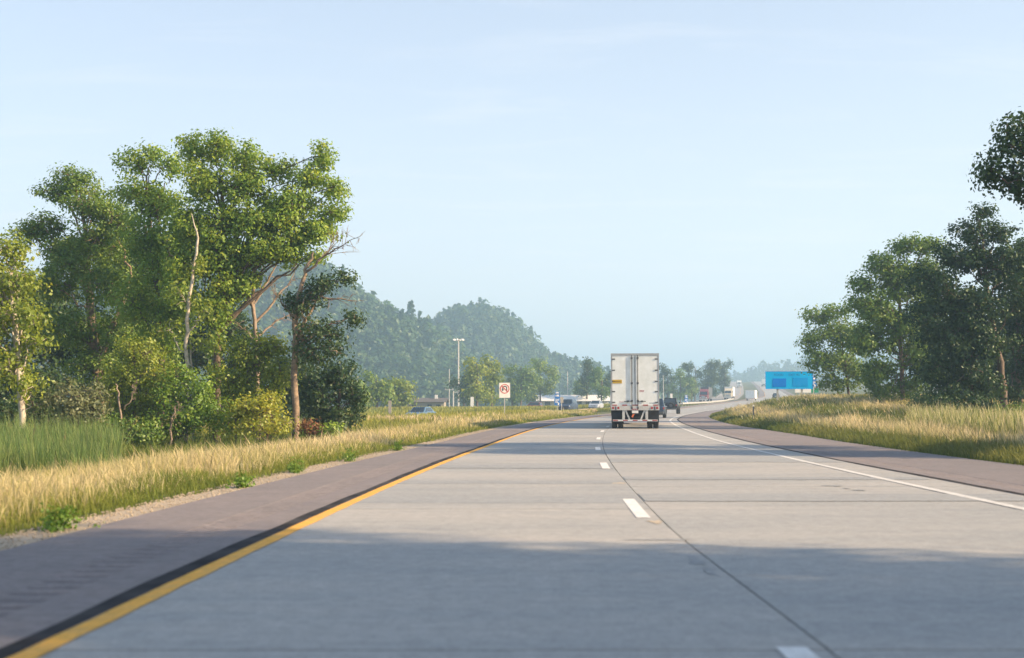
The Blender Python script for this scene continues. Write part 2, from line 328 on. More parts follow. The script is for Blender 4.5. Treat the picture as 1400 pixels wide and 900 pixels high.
# terrain: one sheet out to the horizon
us = np.concatenate([-np.geomspace(3200, 62, 26), np.arange(-60, -14, 2.0), np.arange(-14, 24, 1.0), np.arange(24, 60, 3.0), np.geomspace(62, 3200, 26)])
ys = np.concatenate([np.arange(-60, 160, 2.0), np.arange(160, 460, 5.0), np.geomspace(465, 4200, 40)])
UU, YY = np.meshgrid(us, ys); XX = XD(YY) + UU; ZZ = ground(XX, YY)
nu, ny = len(us), len(ys); ii = (np.arange(ny - 1)[:, None] * nu + np.arange(nu - 1)[None, :]).ravel()
ter = fast_mesh('ground', np.stack([XX, YY, ZZ], -1).reshape(-1, 3), [np.stack([ii, ii + 1, ii + nu + 1, ii + nu], -1)], M['soil'], smooth=True)
tag(ter, 'grassy ground sheet beside and beneath the highway', 'ground', kind='structure')

# ------------------------------------------------------------------ road
def strip(name, u0, u1, yv, dz, m, parent=None, zf=ZR, xf=XD, cols=1):
    yv = np.asarray(yv, float)
    a = u0(yv) if callable(u0) else np.full(len(yv), float(u0)); b = u1(yv) if callable(u1) else np.full(len(yv), float(u1))
    dzv = dz(yv) if callable(dz) else np.full(len(yv), float(dz))
    V = [np.stack([xf(yv) + a + (b - a) * k / cols, yv, zf(yv) + dzv], -1) for k in range(cols + 1)]
    n = len(yv); P = np.concatenate(V); i = np.arange(n - 1); F = np.concatenate([np.stack([i + k * n, i + (k + 1) * n, i + (k + 1) * n + 1, i + k * n + 1], -1) for k in range(cols)])
    return fast_mesh(name, P, [F], m, parent)
near = np.arange(-40, 130, 1.0); long_y = np.concatenate([near, np.arange(130, 460, 3.0), np.arange(460, 1601, 12.0)])
far_y = long_y[long_y >= 100]
road = strip('road', -3.9, lambda y: W_SEAM(y) + .1, long_y, -.018, M['joint'])
tag(road, 'two lane concrete highway curving away to the right', 'road', kind='structure')
# concrete slabs, one object each, with open joints between them
SL = 4.6; k = 0
y0 = -30.2
while y0 < 100:
    for a, b in ((-3.76, .168), (.185, None)):
        yv = np.linspace(y0 + .008, y0 + SL - .008, 5); jn = .17 * ss(14, 5, yv); ua = np.full(5, a) + (jn if b is None else 0); ub = b + jn if b is not None else W_SEAM(yv)
        dz = random.uniform(-.0025, .0025); xs = XD(yv)
        P = []
        for zz in (0, -.03):
            P += list(np.stack([xs + ua, yv, ZR(yv) + dz + zz], -1)); P += list(np.stack([xs + ub, yv, ZR(yv) + dz + zz], -1))
        q = np.arange(4)
        Fq = np.concatenate([np.stack([q, q + 5, q + 6, q + 1], -1), np.stack([q + 10, q, q + 1, q + 11], -1), np.stack([q + 5, q + 15, q + 16, q + 6], -1), [[0, 10, 15, 5], [4, 9, 19, 14]]])
        fast_mesh('concrete_slab', np.array(P), [Fq], M['concrete'], road)
    y0 += SL
far_y2 = np.concatenate([[y0], far_y[far_y > y0 + .5]])
strip('concrete_lane', -3.76, .168, far_y2, 0.0, M['concrete'], road)
strip('concrete_lane', .185, W_SEAM, far_y2, 0.0, M['concrete'], road)
rng = np.random.default_rng(3)
def wig(amp, s): ph = rng.uniform(0, 6, 4); return lambda y: amp * (np.sin(y * .35 * s + ph[0]) + .6 * np.sin(y * .93 * s + ph[1]) + .5 * np.sin(y * 2.1 * s + ph[2])) / 2
wa, wb, wc, wd = wig(.035, 1), wig(.02, 1.4), wig(.03, 1.2), wig(.02, 1)
fine_y = np.concatenate([np.arange(-20, 130, .5), np.arange(130, 460, 3.0), np.arange(460, 1601, 12.0)])
strip('tar_seam', lambda y: -3.905 + wa(y), -3.755, fine_y, .004, M['seam'], road)
strip('tar_seam', lambda y: W_SEAM(y) - .01 + wc(y) * .3, lambda y: W_SEAM(y) + .11 + wc(y), fine_y, .006, M['seam'], road)
strip('yellow_line', lambda y: -3.745 + .008 * np.sin(y * 9) * np.sin(y * 2.3), lambda y: -3.60 + .010 * np.sin(y * 7.7 + 1) * np.sin(y * 1.9), fine_y, .006, M['yellow_paint'], road)
strip('white_edge_line', lambda y: W_EDGE(y) - .08, lambda y: W_EDGE(y) + .08, fine_y, .006, M['worn_white'], road)
for k, yb in enumerate([3.6] + [14.5 + 11.95 * i for i in range(0, 22)]):
    strip('lane_dash', lambda y: -.085 + .17 * ss(14, 5, y), lambda y: .075 + .17 * ss(14, 5, y), np.linspace(yb, yb + 3.05, 5), .006, M['white_paint'], road)
# patched strips and spalls in the concrete
def patch(u0, u1, yc, wy, m, seed, name='road_patch'):
    r = np.random.default_rng(seed); n = 44; t = np.linspace(0, 2 * np.pi, n, endpoint=False)
    rr = 1 + .28 * np.sin(3 * t + r.uniform(0, 6)) * r.uniform(.4, 1) + .2 * np.sin(7 * t + r.uniform(0, 6)) + .13 * r.normal(size=n)
    u = (u0 + u1) / 2 + (u1 - u0) / 2 * np.sign(np.cos(t)) * np.abs(np.cos(t)) ** .6 * rr; y = yc + wy / 2 * np.sign(np.sin(t)) * np.abs(np.sin(t)) ** .6 * rr
    P = np.stack([XD(y) + u, y, ZR(y) + .0045], -1); P = np.vstack([P, [[XD(yc) + (u0 + u1) / 2, yc, ZR(yc) + .0045]]])
    F = np.array([[i, (i + 1) % n, n] for i in range(n)])
    return fast_mesh(name, P, [F], m, road)
M['patch'] = ground_paint('patched concrete', (0.350, 0.355, 0.345), (0.315, 0.322, 0.318), (0.275, 0.285, 0.285), s_mid=2.5, stretch=(.5, 1, 1))
M['spall'] = ground_paint('pale spalled concrete', (0.56, 0.46, 0.33), (0.5, 0.42, 0.31), (0.4, 0.34, 0.27), s_mid=6)
M['stain'] = mat('tar spot', (0.24, 0.245, 0.245), 0.8, (0.35, 0.35, 0.335), 14, coord='Object')
def band(u0, u1, yc, wy, seed):
    r = np.random.default_rng(seed); n = 40; u = np.linspace(u0, u1, n); a = np.cumsum(r.normal(0, .012, n)); b = np.cumsum(r.normal(0, .012, n)); ya, yb = yc - wy / 2 + a, yc + wy / 2 + b
    P = np.concatenate([np.stack([XD(q) + u, q, ZR(q) + .0042], -1) for q in (ya, yb)]); i = np.arange(n - 1)
    return fast_mesh('road_patch', P, [np.stack([i, i + 1, i + n + 1, i + n], -1)], M['patch'], road)
band(-3.72, .15, 21.6, 1.0, 1); band(-3.72, .15, 17.4, 1.3, 2); band(.20, 5.5, 17.9, 1.5, 3); band(-3.72, .15, 27.6, 1.6, 7); band(.2, 5.5, 31.0, 2.2, 8); band(.2, 5.5, 22.8, .9, 9)
patch(.02, .155, 14.0, .35, M['spall'], 4, 'spalled_spot'); patch(-.05, .15, 21.3, .35, M['spall'], 5, 'spalled_spot')
patch(.06, .155, 10.4, .5, M['stain'], 6, 'tar_spot'); patch(.10, .16, 9.7, .35, M['stain'], 16, 'tar_spot'); patch(-.3, .25, 12.1, .14, M['stain'], 9, 'tar_spot')
for uu, yy, wu, wy, s in ((2.9, 22.6, .10, .12, 11), (3.25, 22.3, .07, .1, 12), (3.45, 20.6, .12, .35, 13), (3.6, 19.5, .08, .3, 14), (3.5, 19.9, .05, .2, 15)):
    patch(uu - wu, uu + wu, yy, wy, M['stain'], s, 'tar_spot')
# shoulders, with a milled rumble strip
def shoulder(name, label, parts, ruts):
    sh = None
    for a, b in parts:
        o = strip('asphalt' if sh else name, a, b, long_y, -.012, M['asphalt'], sh)
        if sh is None: sh = tag(o, label, 'shoulder', kind='structure')
    a, b = ruts
    yr = np.arange(-8, 90, .3); Y = np.ravel(np.stack([yr, yr + .1, yr + .13, yr + .24, yr + .27], -1)); D = np.ravel(np.tile([-.0125, -.0125, -.025, -.025, -.0125], (len(yr), 1)))
    Y = np.concatenate([[-40], Y, far_y[far_y > 92]]); D = np.concatenate([[-.012], D, np.full((far_y > 92).sum(), -.012)])
    av = a(Y) if callable(a) else np.full(len(Y), a); bv = b(Y) if callable(b) else np.full(len(Y), b); n = len(Y); i = np.arange(n - 1)
    P = np.concatenate([np.stack([XD(Y) + q, Y, ZR(Y) + e], -1) for q, e in ((av - .03, -.0125 + 0 * Y), (av, -.0125 + 0 * Y), (av + .07, D), (bv - .03, D), (bv, -.0125 + 0 * Y), (bv + .03, -.0125 + 0 * Y))])
    fast_mesh('rumble_strip', P, [np.concatenate([np.stack([i + k * n, i + (k + 1) * n, i + (k + 1) * n + 1, i + k * n + 1], -1) for k in range(5)])], M['asphalt'], sh)
    o = sh.children[-1]; o.data.materials.append(M['groove']); low = (D[:-1] < -.02) & (D[1:] < -.02); mi = np.zeros(5 * (n - 1), np.int32); mi[2 * (n - 1):3 * (n - 1)][low] = 1; o.data.polygons.foreach_set('material_index', mi); return sh
shoulder('left_shoulder', 'dark asphalt shoulder with rumble strip left of the yellow line', [(-4.33, -3.86), (-5.85, -4.78)], (-4.78, -4.33))
shoulder('right_shoulder', 'wide reddish asphalt shoulder right of the white edge line', [(lambda y: W_SEAM(y) + .08, lambda y: W_SEAM(y) + .5), (lambda y: W_SEAM(y) + .95, W_SHO)], (lambda y: W_SEAM(y) + .5, lambda y: W_SEAM(y) + .95))
# gravel verge on the left, with loose stones
g1, g2 = wig(.07, 1.3), wig(.12, 1.1)
gy = np.concatenate([np.arange(-20, 140, .5), np.arange(140, 300, 3.0)])
gv = strip('gravel_verge', lambda y: -6.38 + g2(y), -5.84, gy, lambda y: -.03 + 0 * y, M['gravel'])
tag(gv, 'pale gravel verge between left shoulder and tall grass', 'gravel', kind='structure')
gv2 = strip('gravel_verge', lambda y: W_SHO(y) - .01, lambda y: W_SHO(y) + .22 + g1(y), gy, lambda y: -.03 + 0 * y, M['gravel'])
tag(gv2, 'narrow gravel verge between right shoulder and grass', 'gravel', kind='structure')
def stones(n, ufun, name, label):
    r = np.random.default_rng(11); Y = 9 + 70 * r.random(n) ** 1.6; u = ufun(Y, r); s = r.uniform(.005, .02, n)
    oct_ = np.array([[1, 0, 0], [0, 1, 0], [-1, 0, 0], [0, -1, 0], [0, 0, .7], [0, 0, -.7]], float); fo = np.array([[0, 1, 4], [1, 2, 4], [2, 3, 4], [3, 0, 4], [1, 0, 5], [2, 1, 5], [3, 2, 5], [0, 3, 5]])
    V = oct_[None] * s[:, None, None] * r.uniform(.7, 1.3, (n, 6, 1)); V += np.stack([XD(Y) + u, Y, ZR(Y) - .025], -1)[:, None]
    o = fast_mesh(name, V.reshape(-1, 3), [(fo[None] + 6 * np.arange(n)[:, None, None]).reshape(-1, 3)], M['gravel']); return tag(o, label, 'gravel', kind='stuff')
stones(6000, lambda y, r: -6.5 + .75 * r.random(len(y)) ** 1.3, 'loose_gravel', 'loose stones scattered on the left gravel verge')
# opposite carriageway beyond the median
XO = lambda y: XD(y) + U_OPP(y)
opp = strip('opposite_road', -5.2, 5.2, np.concatenate([np.arange(-40, 460, 4.0), np.arange(460, 1601, 12.0)]), -.02, M['far_asphalt'], zf=Z_OPP, xf=XO)
tag(opp, 'opposite carriageway beyond the grassy median', 'road', kind='structure')
oy = np.concatenate([np.arange(60, 460, 4.0), np.arange(460, 1601, 12.0)])
strip('white_edge_line', -3.75, -3.63, oy, 0.0, M['white_paint'], opp, zf=Z_OPP, xf=XO); strip('yellow_line', 3.63, 3.75, oy, 0.0, M['yellow_paint'], opp, zf=Z_OPP, xf=XO)

# ------------------------------------------------------------------ vegetation builders
def tubes(paths, n=6):
    """paths: list of (pts (m,3), radii (m,)) -> V, quads"""
    Vs, Fs, b = [], [], 0
    for pts, rad in paths:
        pts = np.asarray(pts, float); m = len(pts); k = n if rad[0] > .03 else 3
        t = np.gradient(pts, axis=0); t /= np.linalg.norm(t, axis=1)[:, None] + 1e-9
        ref = np.array([1.0, 0, 0]) if abs(t[0, 0]) < .8 else np.array([0, 1.0, 0])
        a = np.cross(t, ref); a /= np.linalg.norm(a, axis=1)[:, None] + 1e-9; c = np.cross(t, a)
        th = 2 * np.pi * np.arange(k) / k
        ring = pts[:, None] + np.asarray(rad)[:, None, None] * (np.cos(th)[None, :, None] * a[:, None] + np.sin(th)[None, :, None] * c[:, None])
        Vs.append(ring.reshape(-1, 3)); i = (np.arange(m - 1)[:, None] * k); j = np.arange(k)[None]
        Fs.append(np.stack([i + j, i + (j + 1) % k, i + k + (j + 1) % k, i + k + j], -1).reshape(-1, 4) + b); b += m * k
    return np.concatenate(Vs), np.concatenate(Fs)
def bez(p0, p1, p2, n, r, wob=0.0):
    t = np.linspace(0, 1, n)[:, None]; P = (1 - t) ** 2 * p0 + 2 * t * (1 - t) * p1 + t * t * p2
    if wob: P[1:-1] += r.normal(0, wob, (n - 2, 3))
    return P
def leaves(C, sig, per, size, r, out_c, flat=.75, droop=.2, tone_mid=.45):
    """leaf rhombs gathered in clumps round the centres C"""
    n = len(C); N_ = n * per
    off = np.clip(r.normal(0, 1, (n, per, 3)), -1.75, 1.75) * sig; off[..., 2] *= flat
    p = (C[:, None] + off).reshape(-1, 3)
    ctone = np.repeat(r.normal(0, .13, n), per)
    o = p - out_c; o /= np.linalg.norm(o, axis=1)[:, None] + 1e-6
    oc = off.reshape(-1, 3) / (np.linalg.norm(off.reshape(-1, 3), axis=1)[:, None] + 1e-6)
    nrm = .35 * o + .75 * oc + r.normal(0, .38, (N_, 3)) + np.array([0, 0, .35]); nrm /= np.linalg.norm(nrm, axis=1)[:, None] + 1e-6
    ax = np.cross(nrm, r.normal(0, 1, (N_, 3))); ax /= np.linalg.norm(ax, axis=1)[:, None] + 1e-6; bx = np.cross(nrm, ax)
    s = (size * r.uniform(.65, 1.35, N_))[:, None]
    V = np.stack([p - ax * s * .5, p + bx * s * .33 - nrm * s * .06, p + ax * s * .5 - nrm * s * droop, p - bx * s * .33 - nrm * s * .06], 1)
    tone = np.clip(tone_mid + ctone + r.normal(0, .12, N_), 0, 1)
    return V.reshape(-1, 3), np.arange(N_ * 4).reshape(-1, 4), np.repeat(tone, 4)

def plant(name, label, cat, d, stems, lobes, leaf='leaf_oak', bark='bark', size=.15, dens=2.2, per=34, sig=.24, seed=0, group=None, tone=.45,
          parts=('trunk', 'crown'), double=True, limbs=True, bare=(), depth=1.0, lo=.3, twig=True, sink=.15, flat=.75):
    """stems: lists of (px, py, radius m); lobes: (px, py, rx px, rz px[, dy m]); all at distance d"""
    r = np.random.default_rng(seed + 1000); sc = d / F_PX
    b0 = at(stems[0][0][0], stems[0][0][1], d); gzz = gz(b0.x, d); root = thing(name, label, cat, (b0.x, d, gzz), 0, group)
    org = np.array([b0.x, d, gzz])
    paths, tr = [], []
    for si, st in enumerate(stems):
        P = np.array([np.array(at(px, py, d)) - org for px, py, _ in st]); rad = np.array([q[2] for q in st]); dy = 0 if si == 0 else r.uniform(-.5, .5)
        P[:, 1] += dy
        if si == 0 or st[0][1] > 520: P[0, 2] = gz(P[0, 0] + org[0], d + P[0, 1]) - gzz - sink
        n = max(6, len(st) * 4); tt = np.linspace(0, len(st) - 1, n); Q = np.stack([np.interp(tt, np.arange(len(st)), P[:, i]) for i in range(3)], -1)
        k = np.array([.25, .5, .25]); Qs = Q.copy()
        for i in range(3): Qs[1:-1, i] = np.convolve(Q[:, i], k, 'valid')
        Qs[1:-1, :2] += r.normal(0, .03, (n - 2, 2)); rd = np.interp(tt, np.arange(len(st)), rad)
        paths.append((Qs, rd)); tr.append((Qs, rd))
    if len(tr) and tr[0][1][0] > .1:                                    # root flare
        Q, rd = tr[0]; rd[0] *= 1.5
    TP = np.concatenate([q for q, _ in tr]); TR = np.concatenate([q for _, q in tr])
    LV, LF, LT, nb = [], [], [], 0
    cz = np.mean([np.array(at(l[0], l[1], d)) - org for l in lobes], axis=0) if lobes else np.zeros(3)
    for l in lobes:
        c = np.array(at(l[0], l[1], d)) - org; rx, rz = l[2] * sc, l[3] * sc; ry = (rx + rz) / 2 * depth
        dys = [l[4]] if len(l) > 4 else ([r.uniform(-1.0, -.35) * ry, r.uniform(.35, 1.1) * ry] if double else [r.uniform(-.4, .4) * ry])
        for q, dy in enumerate(dys):
            cc = c + np.array([r.normal(0, .12) * rx * (q > 0), dy, r.normal(0, .12) * rz * (q > 0)])
            n = max(5, int(dens * 4 * math.pi * ((rx * rz * ry) ** (2 / 3))))
            v = r.normal(0, 1, (n, 3)); v /= np.linalg.norm(v, axis=1)[:, None]; v *= (r.random(n) ** (1 / 2.4))[:, None]
            C = cc + v * np.array([rx, ry, rz])
            if limbs:
                dist = np.linalg.norm((TP - cc)[:, :2], axis=1); want = cc[2] - .55 * dist - .2
                j = int(np.argmin(np.abs(TP[:, 2] - np.maximum(want * r.uniform(.72, 1.08), TP[:, 2].max() * lo)) + .6 * dist))
                r0 = min(TR[j] * .55, .022 + .012 * np.linalg.norm(cc - TP[j])) * r.uniform(.7, 1.25); mid = (TP[j] + cc) / 2 + np.array([0, 0, .12 * np.linalg.norm(cc - TP[j])]) + r.normal(0, .12, 3)
                B = bez(TP[j], mid, cc, 9, r, .09); paths.append((B, np.linspace(r0, .02, 9)))
                if twig:
                    src = B[4:]
                    for cj in C[:: 1 if n < 40 else 2]:
                        s0 = src[np.argmin(np.linalg.norm(src - cj, axis=1))]; m_ = (s0 + cj) / 2 + r.normal(0, .08, 3)
                        paths.append((np.stack([s0, m_, cj]), np.array([.016, .011, .005])))
            V, Fq, T = leaves(C, sig, per, size, r, cc * .6 + cz * .4, flat=flat, tone_mid=tone)
            LV.append(V); LF.append(Fq + nb); LT.append(T); nb += len(V)
    for bl in bare:                                                    # bare limbs with twigs
        P = np.array([np.array(at(px, py, d)) - org for px, py, _ in bl]); rad = np.array([q[2] for q in bl])
        n = len(bl) * 3; tt = np.linspace(0, len(bl) - 1, n); Q = np.stack([np.interp(tt, np.arange(len(bl)), P[:, i]) for i in range(3)], -1); Q[1:] += r.normal(0, .035, (n - 1, 3)); Q[:, 1] += np.linspace(0, r.uniform(-1, 1), n)
        rd = np.interp(tt, np.arange(len(bl)), rad); paths.append((Q, rd)); L_ = np.linalg.norm(Q[-1] - Q[0]); dr = (Q[-1] - Q[0]) / (L_ + 1e-6)
        for i in range(n // 3, n):
            for _ in range(2):
                e = Q[i] + (dr * .6 + r.normal(0, .55, 3)) * L_ * r.uniform(.12, .3); m_ = (Q[i] + e) / 2 + r.normal(0, .05, 3)
                paths.append((np.stack([Q[i], m_, e]), np.array([rd[i] * .45 + .004, .011, .005])))
                for _ in range(2):
                    e2 = m_ + (e - m_) * r.uniform(.2, .9) + r.normal(0, .16, 3) * L_ * .25; paths.append((np.stack([m_, (m_ + e2) / 2 + r.normal(0, .02, 3), e2]), np.array([.01, .007, .004])))
    V, Fq = tubes(paths); fast_mesh(parts[0], V, [Fq], M[bark], root, smooth=True)
    if LV: fast_mesh(parts[1], np.concatenate(LV), [np.concatenate(LF)], M[leaf], root, tone=np.concatenate(LT))
    return root
def auto_lobes(px, top, bot, wid, n, seed, slim=1.0):
    r = random.Random(seed); L = []; h = bot - top
    for i in range(n):
        t = (i + .5) / n; y = top + h * (.1 + .8 * t); half = wid / 2 * math.sin(math.pi * (.18 + .68 * t)) ** .7
        x = px + r.uniform(-1, 1) * half * .75; L.append((x, y + r.uniform(-.05, .05) * h, wid * r.uniform(.17, .27) * slim, h * r.uniform(.11, .17)))
    return L

# ------------------------------------------------------------------ far hills and their woods
def far_hill(name, label, ridge, d, front, canopy, seed, n_trees, flabel, px0=None, px1=None, hscale=(9, 14), K=64):
    r = np.random.default_rng(seed); pxs = np.array([p[0] for p in ridge], float); pys = np.array([p[1] for p in ridge], float)
    P = [at(a, b, d) for a, b in zip(pxs, pys)]; hx = np.array([p.x for p in P]); hz = np.array([p.z for p in P]) - canopy
    def hz_at(X, Y):
        t = (Y - d) / np.where(Y < d, front, front * 1.6); s = np.clip(1 - np.abs(t), 0, 1); s = s * s * (3 - 2 * s)
        top = np.interp(X, hx, hz); base = Z_FAR(Y) - 2
        return base + np.maximum(top - base, 0) * s + (3.0 * np.sin(X * .043 + Y * .021) + 2.0 * np.sin(X * .11 - Y * .05)) * s
    gx = np.linspace(hx[0] - 60, hx[-1] + 60, 60); gyy = np.linspace(d - front, d + 1.6 * front, 34); A, B = np.meshgrid(gx, gyy); Z = hz_at(A, B)
    edge = np.minimum(ss(0, 60, A - gx[0]), ss(0, 60, gx[-1] - A)); Z = Z * edge + (1 - edge) * (-3)
    i = (np.arange(33)[:, None] * 60 + np.arange(59)[None]).ravel()
    o = fast_mesh(name, np.stack([A, B, Z], -1).reshape(-1, 3), [np.stack([i, i + 1, i + 61, i + 60], -1)], M['hill_soil'], smooth=True); tag(o, label, 'hill', kind='structure')
    # crowns
    X = r.uniform(at(px0, 500, d).x if px0 is not None else hx[0], at(px1, 500, d).x if px1 is not None else hx[-1], n_trees); Y = d - front * .92 + (front * 1.15) * r.random(n_trees)
    Zb = hz_at(X, Y); ok = Zb > .8 - 2; X, Y, Zb = X[ok], Y[ok], Zb[ok]; n = len(X)
    con = r.random(n) < .2; H = r.uniform(*hscale, n) * r.choice([.75, .9, 1.0, 1.1], n) * np.where(con, 1.15, 1.0); W = H * np.where(con, r.uniform(.22, .3, n), r.uniform(.34, .46, n))
    th = r.uniform(0, 2 * np.pi, (n, K)); q = r.random((n, K))
    rr_ = np.where(con[:, None], (1 - q) * .95 + .06, np.sqrt(np.clip(1 - (2 * q - 1) ** 2, 0, 1)) * (.8 + .3 * np.sin(th * 2 + X[:, None]) * np.cos(q * 7 + Y[:, None]))) * r.uniform(.75, 1.08, (n, K))
    zz = np.where(con[:, None], .12 + .88 * q, .22 + .78 * q)
    p = np.stack([X[:, None] + W[:, None] * rr_ * np.cos(th), Y[:, None] + W[:, None] * rr_ * np.sin(th), Zb[:, None] + H[:, None] * zz], -1)
    nr = np.stack([np.cos(th), np.sin(th), np.where(con[:, None], .5, (2 * q - 1) * 1.3 + .3)], -1) + r.normal(0, .35, (n, K, 3)); nr /= np.linalg.norm(nr, axis=-1)[..., None]
    ax = np.cross(nr, r.normal(0, 1, (n, K, 3))); ax /= np.linalg.norm(ax, axis=-1)[..., None]; bx = np.cross(nr, ax); s = (H[:, None] * r.uniform(.05, .12, (n, K)))[..., None]
    V = np.stack([p - ax * s, p + bx * s * .7 - nr * s * .25, p + ax * s - nr * s * .3, p - bx * s * .7 - nr * s * .25], 2).reshape(-1, 3)
    T = np.clip(.45 + r.normal(0, .22, (n, 1)) - .2 * con[:, None] + r.normal(0, .1, (n, K)), 0, 1); T = np.repeat(T.ravel(), 4)
    fo = fast_mesh('forest', V, [np.arange(len(V)).reshape(-1, 4)], M['leaf_far'], tone=T); tag(fo, flabel, 'forest', kind='stuff')
    return hz_at
h1 = far_hill('hill', 'long wooded hill behind the left trees', [(-300, 440), (-100, 405), (150, 380), (330, 366), (430, 374), (480, 390), (530, 418), (570, 438), (605, 462), (640, 496), (680, 532), (720, 558)], 640, 150, 9, 21, 3900, 'dense hazy wood covering the nearer left hill', px0=-140, px1=700, K=52)
h2 = far_hill('hill', 'rounded wooded hill left of the truck', [(470, 480), (560, 462), (592, 446), (612, 428), (635, 416), (657, 412), (682, 420), (704, 438), (724, 462), (745, 482), (775, 497), (812, 512), (850, 532), (890, 552)], 860, 190, 10, 22, 1900, 'dense hazy wood covering the rounded hill', px0=560, px1=880)
h3 = far_hill('hill', 'low blue ridge on the far right horizon', [(700, 548), (800, 535), (900, 525), (980, 518), (1010, 512), (1045, 503), (1090, 497), (1150, 490), (1250, 484), (1400, 478), (1650, 475)], 1500, 260, 13, 23, 1100, 'far blue wood along the low right ridge', px0=760, px1=1300, hscale=(13, 19), K=40)

# ------------------------------------------------------------------ haze, round everything, the sky outside it
hz_b = MB().box(-3900, 4600, -140, 4500, -8, 135).build('haze', M['soil'])
hm = bpy.data.materials.new('air haze'); hm.use_nodes = True; t = hm.node_tree; t.nodes.clear()
ho = t.nodes.new('ShaderNodeOutputMaterial'); pv = t.nodes.new('ShaderNodeVolumePrincipled')
pv.inputs['Color'].default_value = (0.51, 0.765, 1.0, 1); pv.inputs['Density'].default_value = 0.00072; pv.inputs['Anisotropy'].default_value = 0.15
t.links.new(pv.outputs[0], ho.inputs['Volume']); hz_b.data.materials.clear(); hz_b.data.materials.append(hm)
tag(hz_b, 'thin pale morning haze lying over the whole valley', 'haze', kind='stuff')

# ------------------------------------------------------------------ left wood
GL, GR = 'trees of the left roadside wood', 'trees of the right roadside wood'
plant('tree', 'tall bright green tree with leaf-clad trunk, tallest in the left wood', 'tree', 55,
      [[(297, 612, .2), (297, 540, .17), (296, 450, .15), (300, 380, .13), (306, 300, .1), (300, 240, .05)]],
      [(265, 205, 27, 20), (300, 203, 26, 19), (336, 216, 24, 20), (285, 248, 38, 28), (332, 255, 36, 28), (382, 232, 23, 19), (440, 215, 20, 17), (428, 243, 24, 18), (457, 258, 18, 16), (402, 278, 38, 25), (452, 290, 24, 15), (350, 300, 40, 27), (300, 312, 40, 32), (414, 320, 30, 18), (372, 335, 32, 18), (325, 350, 28, 20), (425, 348, 18, 10), (308, 395, 24, 26), (272, 352, 34, 30),
       (250, 392, 26, 26), (330, 392, 18, 16), (285, 425, 26, 24), (262, 300, 30, 28), (380, 300, 30, 24), (440, 318, 22, 16), (350, 345, 26, 20), (395, 348, 24, 15), (345, 375, 16, 14), (300, 355, 30, 26), (238, 352, 22, 26), (298, 430, 14, 26, -.2), (296, 470, 12, 26, -.15), (297, 515, 9, 24, -.1)], 'leaf_bright', 'bark', seed=1, group=GL, size=.14, per=46, dens=2.6, sig=.22, lo=.45, tone=.56)
plant('tree', 'green tree with two pointed tops, left of the tallest tree', 'tree', 58,
      [[(222, 590, .2), (220, 500, .17), (216, 400, .13), (205, 300, .08), (200, 240, .04)]],
      [(182, 222, 18, 16), (207, 212, 14, 14), (232, 225, 16, 15), (188, 262, 26, 24), (222, 275, 32, 26), (200, 328, 36, 32), (240, 325, 30, 30), (228, 372, 36, 32), (192, 415, 34, 32), (240, 430, 30, 28), (212, 470, 30, 26)], 'leaf_bright', 'bark', seed=2, group=GL, tone=.5, size=.14, per=44, lo=.4, dens=2.6)
plant('tree', 'broad dark oak with a rounded top in the left wood', 'tree', 62,
      [[(142, 580, .27), (132, 500, .24), (124, 420, .2), (120, 350, .14), (112, 280, .06)], [(134, 510, .17), (160, 440, .13), (182, 380, .08)]],
      [(103, 246, 28, 20), (78, 262, 24, 16), (128, 282, 34, 26), (58, 305, 24, 15), (38, 318, 22, 14), (140, 328, 40, 32), (162, 300, 30, 26), (108, 362, 40, 30), (150, 392, 40, 32), (75, 392, 26, 24), (62, 440, 24, 20), (108, 452, 38, 26), (165, 455, 34, 30), (82, 338, 28, 20), (130, 500, 34, 24)], 'leaf_oak', 'tan_bark', seed=3, group=GL, size=.14, per=44, lo=.4, tone=.5, dens=2.6)
plant('tree', 'yellow green tree with pale trunk at the left picture edge', 'tree', 46,
      [[(33, 592, .13), (27, 515, .11), (20, 440, .09), (15, 370, .05)]],
      [(12, 340, 28, 20), (-25, 350, 30, 26), (22, 378, 32, 26), (42, 432, 28, 20), (2, 432, 32, 26), (48, 468, 20, 13), (10, 502, 30, 24), (-28, 450, 30, 35), (-20, 400, 30, 30), (40, 530, 22, 15)], 'leaf_yellow', 'pale_bark', seed=4, group=GL, size=.15, tone=.4, dens=2.4)
plant('tree', 'slender pale birch with bare leaning top before the left wood', 'tree', 53,
      [[(255, 600, .10), (256, 520, .09), (255, 450, .08), (262, 385, .065), (271, 330, .05), (262, 292, .012)], [(262, 585, .05), (260, 510, .045), (257, 465, .03)]],
      [(250, 405, 20, 18), (232, 452, 22, 18), (275, 470, 16, 18), (240, 505, 22, 20), (268, 365, 12, 12), (278, 425, 13, 16)], 'leaf_yellow', 'pale_bark', seed=5, group=GL, dens=1.5, tone=.35, double=False)
plant('dead_tree', 'bare tan dead tree with spreading branches in the left wood', 'dead tree', 57,
      [[(353, 600, .12), (352, 520, .11), (350, 465, .1), (346, 420, .09), (348, 385, .06), (352, 345, .03)]], [], bark='dead_wood', seed=6, parts=('trunk', 'crown'),
      bare=[[(347, 425, .07), (338, 390, .05), (330, 350, .02)], [(348, 415, .06), (365, 385, .05), (382, 352, .02)], [(350, 440, .06), (378, 405, .045), (400, 372, .02)], [(346, 420, .05), (330, 400, .035), (322, 375, .015)], [(351, 460, .05), (375, 440, .04), (398, 425, .018)], [(350, 470, .04), (338, 452, .03), (325, 445, .012)], [(355, 395, .04), (362, 365, .025), (362, 342, .012)]])
